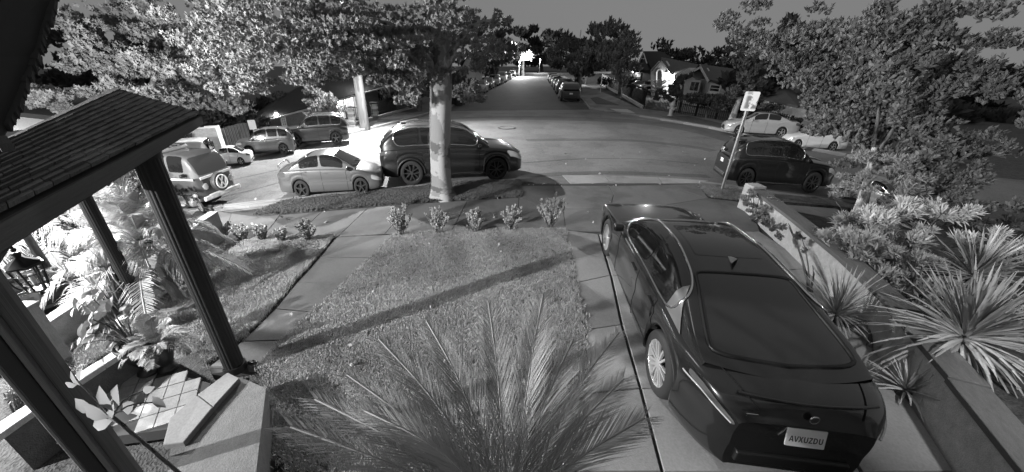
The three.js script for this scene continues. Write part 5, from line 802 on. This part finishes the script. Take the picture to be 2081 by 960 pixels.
// ================================================================ trees behind
function bigTree(label, basePx, f, topPx, r0, blobs, size, kind, v, seed, barkM = M.barkDark, group, limbs = []) {
  const p = at(basePx[0], basePx[1], f), b = V(p.x, 0, p.z), o = thing('tree', label, 'tree', b, 0, group), t = at(topPx[0], topPx[1], f).sub(b);
  part('trunk', trunkGeo([V(0, -.1, 0), V(t.x * .35, t.y * .4, 0), V(t.x, t.y, t.z)], r0, r0 * .5, .3, 16, 12, seed), barkM, o);
  if (limbs.length) part('limbs', limbs.map(([x, y, ff]) => limb([t.clone().multiplyScalar(.75), t.clone().multiplyScalar(.8).lerp(at(x, y, ff).sub(b), .55).add(V(0, .15, 0)), at(x, y, ff).sub(b)], r0 * .45, .02)), M.barkDark, o);
  foliage(o, blobs.map((a) => blob(...a)), size, kind, v, seed); return o;
}
bigTree('broad dusky tree rising behind the porch roof at left', [300, 330], 9.5, [285, 170], .2, [[330, 150, 9, 110, 60, 900], [420, 170, 10, 80, 70, 750], [250, 130, 9, 80, 55, 520], [180, 120, 8.5, 60, 45, 230], [130, 175, 8, 60, 42, 200], [85, 215, 8, 40, 40, 130], [110, 250, 8, 40, 28, 110], [340, 70, 9.5, 150, 70, 900], [200, 50, 9, 110, 60, 350], [480, 60, 10, 90, 60, 400]], .14, 'lobed', .2, 201, M.barkDark, null, [[130, 180, 8], [100, 240, 8], [350, 120, 9], [420, 150, 10], [200, 120, 8.6]]);
bigTree('dark evergreen mass beyond the camper van at left', [400, 310], 16, [400, 240], .22, [[420, 255, 15, 70, 50, 1100], [480, 245, 17, 70, 45, 900], [350, 275, 14, 60, 40, 700], [545, 215, 21, 60, 30, 500], [380, 300, 12.5, 70, 28, 600]], .2, 'oval', .05, 202);
bigTree('bushy tree beside the bungalow window, in front of its wall', [650, 250], 17.5, [648, 215], .12, [[640, 218, 17, 42, 28, 700], [675, 232, 17.4, 30, 26, 330]], .16, 'lance', .09, 203);
bigTree('dark hedge-like tree at the bungalow corner behind the low branches', [850, 200], 27, [850, 160], .2, [[830, 190, 26, 50, 30, 420], [890, 170, 32, 70, 45, 500], [800, 150, 27, 40, 40, 300]], .35, 'oval', .06, 204);
bigTree('dim tree mass beyond the porch posts at far left', [120, 420], 6.2, [150, 380], .09, [[110, 440, 5.6, 70, 34, 460], [220, 400, 6.4, 90, 40, 560], [300, 380, 7.6, 70, 42, 460], [60, 470, 5.2, 50, 30, 260], [180, 480, 5.6, 60, 30, 260]], .085, 'oval', .02, 205);
{ // far woods behind the houses, read as one mass
  const o = thing('treeline', 'far dark mass of trees closing the view behind the houses', 'treeline', V(0, 0, 0), 0, null, 'stuff'); const bl = [], r = rng(66);
  for (let i = 0; i < 16; i++) if (i < 7 || i > 14) bl.push([60 + i * 45, 150 - i * 2 + (r() - .5) * 30, 30 + r() * 5, 60, 60, 330]);
  for (let i = 0; i < 12; i++) bl.push([1180 + i * 80, 132 + (i > 5 ? (i - 5) * 12 : 0) + (r() - .5) * 16, i > 4 ? 30 : 55, 70, i > 4 ? 60 : 44, 520]);
  for (let i = 0; i < 8; i++) bl.push([1500 + i * 80, 200 + i * 8, 24, 70, 45, 340]);
  foliage(o, bl.map((a) => blob(...a)), .6, 'oval', .06, 299, 'crowns');
}
// trees lining the side street
for (const [l, bp, f, tp, bl, v, sd] of [
  ['dark tree left of the side street above the parked row', [1000, 140], 70, [1000, 110], [[985, 120, 66, 50, 38, 520], [940, 85, 60, 60, 45, 460], [1015, 95, 80, 40, 35, 380]], .1, 211],
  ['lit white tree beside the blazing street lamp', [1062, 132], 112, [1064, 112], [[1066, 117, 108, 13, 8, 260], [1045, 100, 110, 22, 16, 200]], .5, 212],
  ['dark tree closing the end of the side street', [1100, 132], 190, [1100, 110], [[1100, 118, 190, 55, 18, 700], [1130, 95, 170, 50, 30, 520], [1060, 85, 170, 50, 26, 420]], .07, 213],
  ['dark spreading tree on the right side street pavement', [1180, 175], 45, [1178, 135], [[1175, 122, 45, 50, 26, 600], [1215, 105, 46, 50, 40, 620], [1150, 105, 60, 40, 34, 420], [1168, 158, 47, 18, 14, 160]], .1, 214],
  ['leafy tree beside the dark gabled house at right', [1265, 165], 38, [1262, 125], [[1258, 130, 38, 34, 40, 560], [1240, 90, 40, 60, 40, 460], [1280, 90, 44, 40, 34, 260]], .12, 215]]) bigTree(l, bp, f, tp, f * .006, bl, f * .011, 'oval', v, sd);
// cottage planting
bigTree('rounded shrub tree covering the lit cottage wall', [1390, 190], 26.5, [1390, 165], .1, [[1388, 164, 26, 16, 15, 330], [1374, 182, 26.5, 18, 12, 260]], .2, 'oval', .1, 221);
bigTree('dark bush mass along the iron fence by the cottage', [1440, 222], 23, [1440, 210], .08, [[1360, 196, 25, 30, 15, 380], [1420, 208, 24, 45, 14, 520], [1470, 215, 22, 40, 14, 420], [1530, 225, 20.5, 40, 16, 380]], .2, 'oval', .07, 222);
bigTree('pale-trunked tree between the cottage and the stucco house', [1486, 246], 20.4, [1504, 200], .2, [[1518, 172, 20, 30, 34, 560], [1515, 140, 19.5, 40, 24, 380], [1520, 100, 20, 60, 34, 420]], .2, 'oval', .11, 223, M.barkPale);
bigTree('low dark shrubs under the stucco house window', [1580, 255], 18.6, [1580, 245], .06, [[1570, 245, 18.4, 26, 12, 260], [1600, 250, 18, 24, 14, 260]], .16, 'oval', .05, 224);
// palm-like plant in the lit cottage yard
{ const b = g(1332, 204); b.z += 0; const o = thing('cottage_palm', 'spiky lit palm in the cottage yard behind the iron fence', 'palm', b); part('trunk', cyl(.2, .16, .8, 10), M.barkDark, o); const v = [0, 1, 2].map((k) => frondGeo(arcCurve(V(0, .8, 0), 0, 2.0, [1.1, .7, .3][k], .45), 16, .5, .05, .6, .2, 60 + k, .03)); for (let i = 0; i < 20; i++) { const m = part('frond', v[i % 3], leafMat(.4), o); m.rotation.y = i * 2.4; } }
// ================================================================ the big tree on the right
bigTree('big spreading tree with a pale leaning trunk, right of the black SUV', [1735, 452], 7.4, [1778, 300], .085, [[1708, 185, 10, 55, 55, 1500], [1768, 170, 9, 95, 75, 2625], [1850, 200, 7.6, 80, 90, 1875], [1735, 245, 9, 75, 45, 1375], [1790, 290, 8, 100, 55, 1875], [1860, 325, 7, 50, 55, 875], [1660, 110, 10, 110, 60, 1625], [1820, 80, 8, 120, 70, 1750], [1560, 60, 12, 90, 60, 875], [1850, 130, 7.4, 30, 36, 325], [1930, 385, 6.5, 40, 40, 412]], .11, 'oval', .13, 231, M.barkPale, null, [[1700, 220, 9], [1850, 220, 7.6], [1790, 150, 8.6]]);
bigTree('leafy shrub tree in front of the silver hatchback', [1760, 440], 6.6, [1770, 380], .05, [[1740, 372, 6.9, 44, 28, 420], [1800, 340, 6.8, 60, 36, 520], [1840, 400, 6.4, 40, 34, 330], [1700, 395, 7.2, 32, 20, 170]], .085, 'lance', .26, 232);
bigTree('pale fence-side bush with glints at the far right', [1930, 420], 6.4, [1930, 390], .04, [[1935, 430, 6, 44, 36, 420], [1890, 350, 6.8, 55, 50, 560], [1990, 430, 5.8, 60, 50, 480], [1850, 415, 6.4, 45, 34, 360], [1940, 330, 6.8, 50, 50, 420], [1990, 330, 6.6, 60, 60, 400], [2030, 200, 6.8, 60, 90, 500], [2000, 60, 7.4, 90, 60, 500]], .09, 'oval', .12, 233);
// shrubs behind the retaining wall
function shrub(label, basePx, y, blobs, size, kind, v, seed, group, stems = 7, name = 'shrub') { const b = g(...basePx, y), o = thing(name, label, 'shrub', b, 0, group), r = rng(seed), q = blobs.map((a) => blob(...a)); part('stems', [...Array(stems)].map(() => { const k = q[Math.floor(r() * q.length)], t = k[0].clone().sub(b).add(V((r() - .5) * k[1], k[2] * (.2 + r() * .5), (r() - .5) * k[3])); return limb([V((r() - .5) * .06, -.04, (r() - .5) * .06), t.clone().multiplyScalar(.5).add(V(0, .05, 0)), t], .014, .004); }), M.barkDark, o); foliage(o, q, size, kind, v, seed, 'foliage'); return o; }
shrub('dense leafy shrub behind the retaining wall, under the big tree', [1790, 560], .3, [[1760, 480, 4.7, 75, 50, 420], [1840, 460, 4.7, 75, 55, 420], [1720, 440, 5.4, 55, 36, 260], [1900, 430, 4.9, 60, 45, 300], [1800, 560, 4.2, 60, 45, 300], [1870, 540, 4.2, 60, 45, 280], [1760, 540, 4.5, 50, 40, 260], [1830, 600, 3.9, 50, 36, 260], [1900, 590, 3.8, 50, 40, 240], [1990, 520, 4.3, 60, 50, 320], [2040, 640, 3.6, 60, 60, 320], [1870, 660, 3.5, 40, 30, 160], [1690, 515, 5.0, 36, 24, 150], [1748, 585, 4.4, 36, 26, 150], [1805, 645, 3.9, 32, 26, 130], [1700, 470, 5.3, 40, 30, 160]], .12, 'lance', .45, 241, null, 16);
shrub('broad-leaved shrub with pale flower heads between the shrub and the big yucca', [1850, 600], .3, [[1850, 535, 4.0, 40, 36, 110]], .1, 'lance', .42, 242);
shrub('rose bush with pale blooms spilling over the end of the retaining wall', [1530, 452], .0, [[1538, 418, 6.9, 34, 26, 420], [1556, 450, 6.5, 30, 26, 260], [1522, 400, 7.2, 18, 14, 120]], .055, 'oval', .3, 243);
shrub('thin rose stems against the retaining wall beside the saloon', [1650, 600], .02, [[1630, 500, 5.3, 30, 36, 110], [1655, 550, 4.9, 30, 34, 170], [1600, 470, 5.7, 24, 26, 90]], .055, 'oval', .18, 244);
shrub('round-leaved succulent beside the saloon boot', [1768, 712], .02, [[1765, 672, 3.5, 34, 32, 260]], .045, 'oval', .36, 245, null, 8);
shrub('pale succulent cluster at the bottom right below the big yucca', [1915, 880], .02, [[1915, 830, 2.55, 45, 42, 300], [1945, 805, 2.6, 26, 24, 120]], .038, 'oval', .5, 246, null, 8);
yucca('yucca', 'large bright yucca with hanging sword leaves at the right edge', g(1918, 740, .25), .4, 260, .78, .045, .31, 301, null, -1.0);
yucca('yucca', 'upper yucca rosette of the pair rising at the right edge', g(1950, 600, .3), .34, 90, .68, .042, .34, 304, null, -.2);
yucca('yucca', 'spiky grey yucca beside the saloon rear window against the wall', g(1692, 652, .02), .12, 120, .66, .03, .36, 302, null, -.15);
yucca('yucca', 'small yucca by the wall near the bottom right corner', g(1836, 800, .05), .06, 46, .4, .034, .4, 303, null, -.1);
// ================================================================ clipped little shrubs along the pavement
{
  const spots = [[458, 486, 38, 'first of the left hedge shrubs, beside the garden wall end'], [495, 488, 30, 'second of the left hedge shrubs, counting from the garden wall'], [535, 488, 30, 'middle one of the five left hedge shrubs'], [574, 490, 24, 'smallest, fourth of the left hedge shrubs'], [626, 489, 38, 'last of the left hedge shrubs, nearest the front walk'], [818, 477, 58, 'leftmost of the right hedge shrubs, at the front walk'], [890, 474, 50, 'second of the right hedge shrubs, left of the trunk shadow'], [965, 472, 48, 'third of the right hedge shrubs, at the trunk shadow'], [1038, 468, 46, 'fourth of the right hedge shrubs, on the trunk shadow end'], [1118, 464, 68, 'tallest of the right hedge shrubs, beside the driveway']];
  for (const [px, py, h, l] of spots) {
    const b = g(px, py, .02), o = thing('hedge_shrub', l, 'shrub', b, 0, 'young hedge shrubs along the pavement'), hh = vert(b, py - h) , r = rng(px), tw = hh * .42, st = [], im = new THREE.InstancedMesh(SPRIG.oval, leafMat(.4), 520), m = new THREE.Matrix4(), q = new THREE.Quaternion(), e = new THREE.Euler(), c = new THREE.Color(); let k = 0;
    for (let i = 0; i < 20; i++) { const a = r() * 6.28, d = tw * Math.sqrt(r()), t = V(Math.cos(a) * d, hh * (.6 + .45 * r()) * (1 - .25 * d / tw), Math.sin(a) * d); st.push(limb([V(Math.cos(a) * .02, -.02, Math.sin(a) * .02), t.clone().multiplyScalar(.5).add(V(Math.cos(a) * .03, 0, Math.sin(a) * .03)), t], .005, .002)); for (let j = 0; j < 26; j++) { const s = .2 + .83 * j / 25, p = t.clone().multiplyScalar(s).add(V((r() - .5) * .05, (r() - .5) * .03, (r() - .5) * .05)), sc = .034 + r() * .026; e.set((r() - .5) * 1.4, r() * 6.28, (r() - .5) * 1.4); q.setFromEuler(e); m.compose(p, q, V(sc, sc, sc)); im.setMatrixAt(k, m); im.setColorAt(k++, c.setScalar(.7 + r() * .5)); } }
    part('stems', st, M.barkDark, o); im.name = 'foliage'; im.userData.kind = 'stuff'; o.add(clean(im));
  }
}
// ================================================================ palms
{ // bright feather palm by the porch
  const b = g(372, 612, .02), o = thing('feather_palm', 'bright floodlit feather palm leaning over the left lawn', 'palm', b), top = at(298, 512, 4.45).sub(b);
  part('trunk', trunkGeo([V(0, -.05, 0), V(top.x * .45, top.y * .5, top.z * .4), top], .075, .085, .3, 22, 12, 9), mat(.3, { map: barkTex, bumpMap: soilTex, bumpScale: .02 }), o);
  part('crown_shaft', new THREE.SphereGeometry(.12, 14, 10).scale(1, 1.3, 1).translate(top.x, top.y + .06, top.z), M.barkDark, o);
  const vs = []; for (let k = 0; k < 7; k++) vs.push(frondGeo(arcCurve(V(0, 0, 0), 0, 1.15, [1.48, 1.35, 1.2, 1.0, .75, .4, .05][k], [.25, .35, .5, .6, .7, .7, .55][k]), 70, .27, .011, .5, .35, 70 + k, .008));
  const r = rng(404); for (let i = 0; i < 46; i++) { const m = part('frond', vs[Math.min(6, Math.floor(i / 46 * 7))], leafMat([.36, .3, .42][i % 3]), o); m.position.set(top.x, top.y + .1, top.z); m.rotation.y = i * 2.39996 + r() * .3; m.scale.setScalar(.85 + r() * .35); }
  const ring = thing('planting_ring', 'dark edging ring round the palm foot in the left lawn', 'edging', V(b.x, 0, b.z)); for (let i = 0; i < 14; i++) { const a = i / 14 * 6.2832, m = part('brick', rbox(.17, .1, .07, .015, 0, .05, 0), M.concreteDark, ring); m.position.set(Math.cos(a) * .33, 0, Math.sin(a) * .3); m.rotation.y = -a + Math.PI / 2; }
}
{ // palm fronds right below the camera
  const b = V(.12, 0, -.86), o = thing('foreground_palm', 'soft grey palm crown with plumed fronds rising from the bottom edge', 'palm', b), crown = V(0, 1.22, 0);
  part('trunk', trunkGeo([V(0, -.05, 0), V(.02, .6, 0), crown], .13, .11, .2, 14, 12, 12), M.barkDark, o);
  const r = rng(77), tips = [[992, 612, 1.9, .1], [1104, 598, 1.95, .12], [866, 652, 1.75, .1], [770, 690, 1.55, .08], [705, 762, 1.35, .06], [640, 812, 1.22, .05], [1165, 690, 1.65, .1], [1258, 676, 1.75, .1], [1268, 770, 1.4, .06], [740, 835, 1.15, .08], [590, 868, 1.05, .03], [1310, 850, 1.15, .05]];
  for (const [px, py, f, arch] of tips) { const t = at(px, py, f).sub(b), mid = crown.clone().lerp(t, .55).add(V(0, arch * 1.6, 0)), c = new THREE.CatmullRomCurve3([crown, crown.clone().lerp(mid, .5).add(V(0, arch * .5, 0)), mid, t]); part('frond', frondGeo(c, 110, .3, .007, .95, .05, Math.floor(r() * 999), .005), leafMat([.28, .33, .25][Math.floor(r() * 3)]), o); }
}
// plants at far left: two small palms, frangipani, dracaena
for (const [px, py, f, h, l, v] of [[128, 556, 5.2, 470, 'small pale palm beyond the black car at far left', .13], [175, 520, 6, 440, 'second small palm behind the pale one at far left', .1]]) { const b = g(px, py), o = thing('garden_palm', l, 'palm', b); const hh = vert(b, h); part('trunk', [limb([V(0, -.05, 0), V(-.03, hh * .5, 0), V(-.06, hh, 0)], .05, .04), limb([V(.1, -.05, 0), V(.09, hh * .5, 0), V(.03, hh * .95, 0)], .05, .04)], M.barkPale, o); const vs = [0, 1, 2].map((k) => frondGeo(arcCurve(V(0, 0, 0), 0, .75, [1.0, .6, .2][k], .7), 22, .24, .025, .4, .5, 90 + k, .012)); for (let i = 0; i < 15; i++) { const m = part('frond', vs[i % 3], leafMat(v), o); m.position.set(-.06, hh, 0); m.rotation.y = i * 2.4; } }
for (const [px, py, hpy, n, len, l] of [[268, 640, 540, 34, .3, 'bright bare-stemmed dracaena in front of the garden wall'], [236, 655, 585, 30, .28, 'lower bright rosette beside the garden wall'], [190, 640, 560, 30, .28, 'bright rosette leaning over the garden wall top'], [40, 690, 625, 24, .24, 'small rosette plant behind the door pilaster']]) { const b = g(px, py), hh = vert(b, hpy); yucca('dracaena', l, b, hh, n, len, .035, .36, px, null, -.7); }
shrub('low leafy plant in the planting strip at the far left bottom', [50, 870], .05, [[38, 800, 2.2, 40, 40, 120]], .06, 'oval', .3, 251);
// potted plants
{ const l1 = thing('potted_croton', 'broad-leaved bright plant growing from the urn nearer the porch wall', 'plant', URN1.clone().add(V(0, .36, 0))), r = rng(31); const st = [], ms = [leafMat(.42), leafMat(.34), leafMat(.48)]; const c = at(236, 690, -URN1.z + .1).sub(l1.position);
  for (let i = 0; i < 11; i++) { const t = V(c.x - .06 + (r() - .5) * .4, c.y + .16 + (r() - .3) * .36, c.z + (r() - .5) * .4); st.push(limb([V(0, 0, 0), t.clone().multiplyScalar(.5).add(V(0, .08, 0)), t], .009, .005)); for (let j = 0; j < 8; j++) { const m = part('leaf', LEAF.oval, ms[Math.floor(r() * 3)], l1); m.position.copy(t).add(V((r() - .5) * .14, (r() - .5) * .12, (r() - .5) * .14)); m.rotation.set(-.9 + (r() - .5), r() * 6.28, (r() - .5)); m.scale.setScalar(.1 + r() * .06); } } part('stems', st, M.barkDark, l1); }
{ const o = thing('potted_fern', 'drooping feathery fern growing from the urn nearer the steps', 'fern', URN2.clone().add(V(0, .33, 0))); const vs = [0, 1, 2, 3].map((k) => frondGeo(arcCurve(V(0, 0, 0), 0, .5, [1.35, 1.1, .8, .4][k], [.15, .35, .55, .6][k]), 30, .12, .011, .4, .3, 120 + k, .005)); const r = rng(9); for (let i = 0; i < 38; i++) { const m = part('frond', vs[Math.floor(r() * 4)], leafMat([.34, .28, .4][i % 3]), o); m.rotation.y = i * 2.4; m.scale.setScalar(.5 + r() * .4); } }
{ const o = thing('broad_leaf_plant', 'large-leaved foliage plant in the bottom left foreground', 'plant', V(-1.83, 0, -1.38)), r = rng(14), ms = [leafMat(.2), leafMat(.24), leafMat(.17)], heart = at(226, 846, 1.38).sub(o.position);
  part('stems', [limb([V(0, 0, 0), heart.clone().multiplyScalar(.5).add(V(.02, 0, 0)), heart], .016, .01), ...[[300, 792], [150, 770], [322, 818]].map(([x, y]) => limb([heart, heart.clone().lerp(at(x, y, 1.42).sub(o.position), .5).add(V(0, .04, 0)), at(x, y, 1.42).sub(o.position)], .006, .003))], M.barkDark, o);
  for (const [px, py, s, rz] of [[212, 812, .17, .35], [236, 806, .16, -.25], [262, 828, .17, -1.1], [192, 838, .18, 1.2], [170, 826, .15, .9], [246, 848, .16, -1.7], [205, 862, .17, 1.9], [300, 792, .1, -1.2], [322, 818, .1, -2.4], [286, 812, .1, -.4], [150, 770, .1, .6], [142, 782, .09, 1.6], [160, 764, .09, -.5], [225, 832, .12, 0]]) { const m = part('leaf', LEAF.oval, ms[Math.floor(r() * 3)], o); m.position.copy(at(px, py, 1.33 + r() * .12).sub(o.position)); m.rotation.set(-.5 + r() * .4, (r() - .5) * .6, rz); m.scale.set(s * 1.15, s, s); }
}
shrub('small flowering plant at the foot of the cheek wall', [520, 862], .02, [[528, 832, 2.25, 36, 26, 150]], .035, 'oval', .36, 252);
renderer.render(scene, camera);
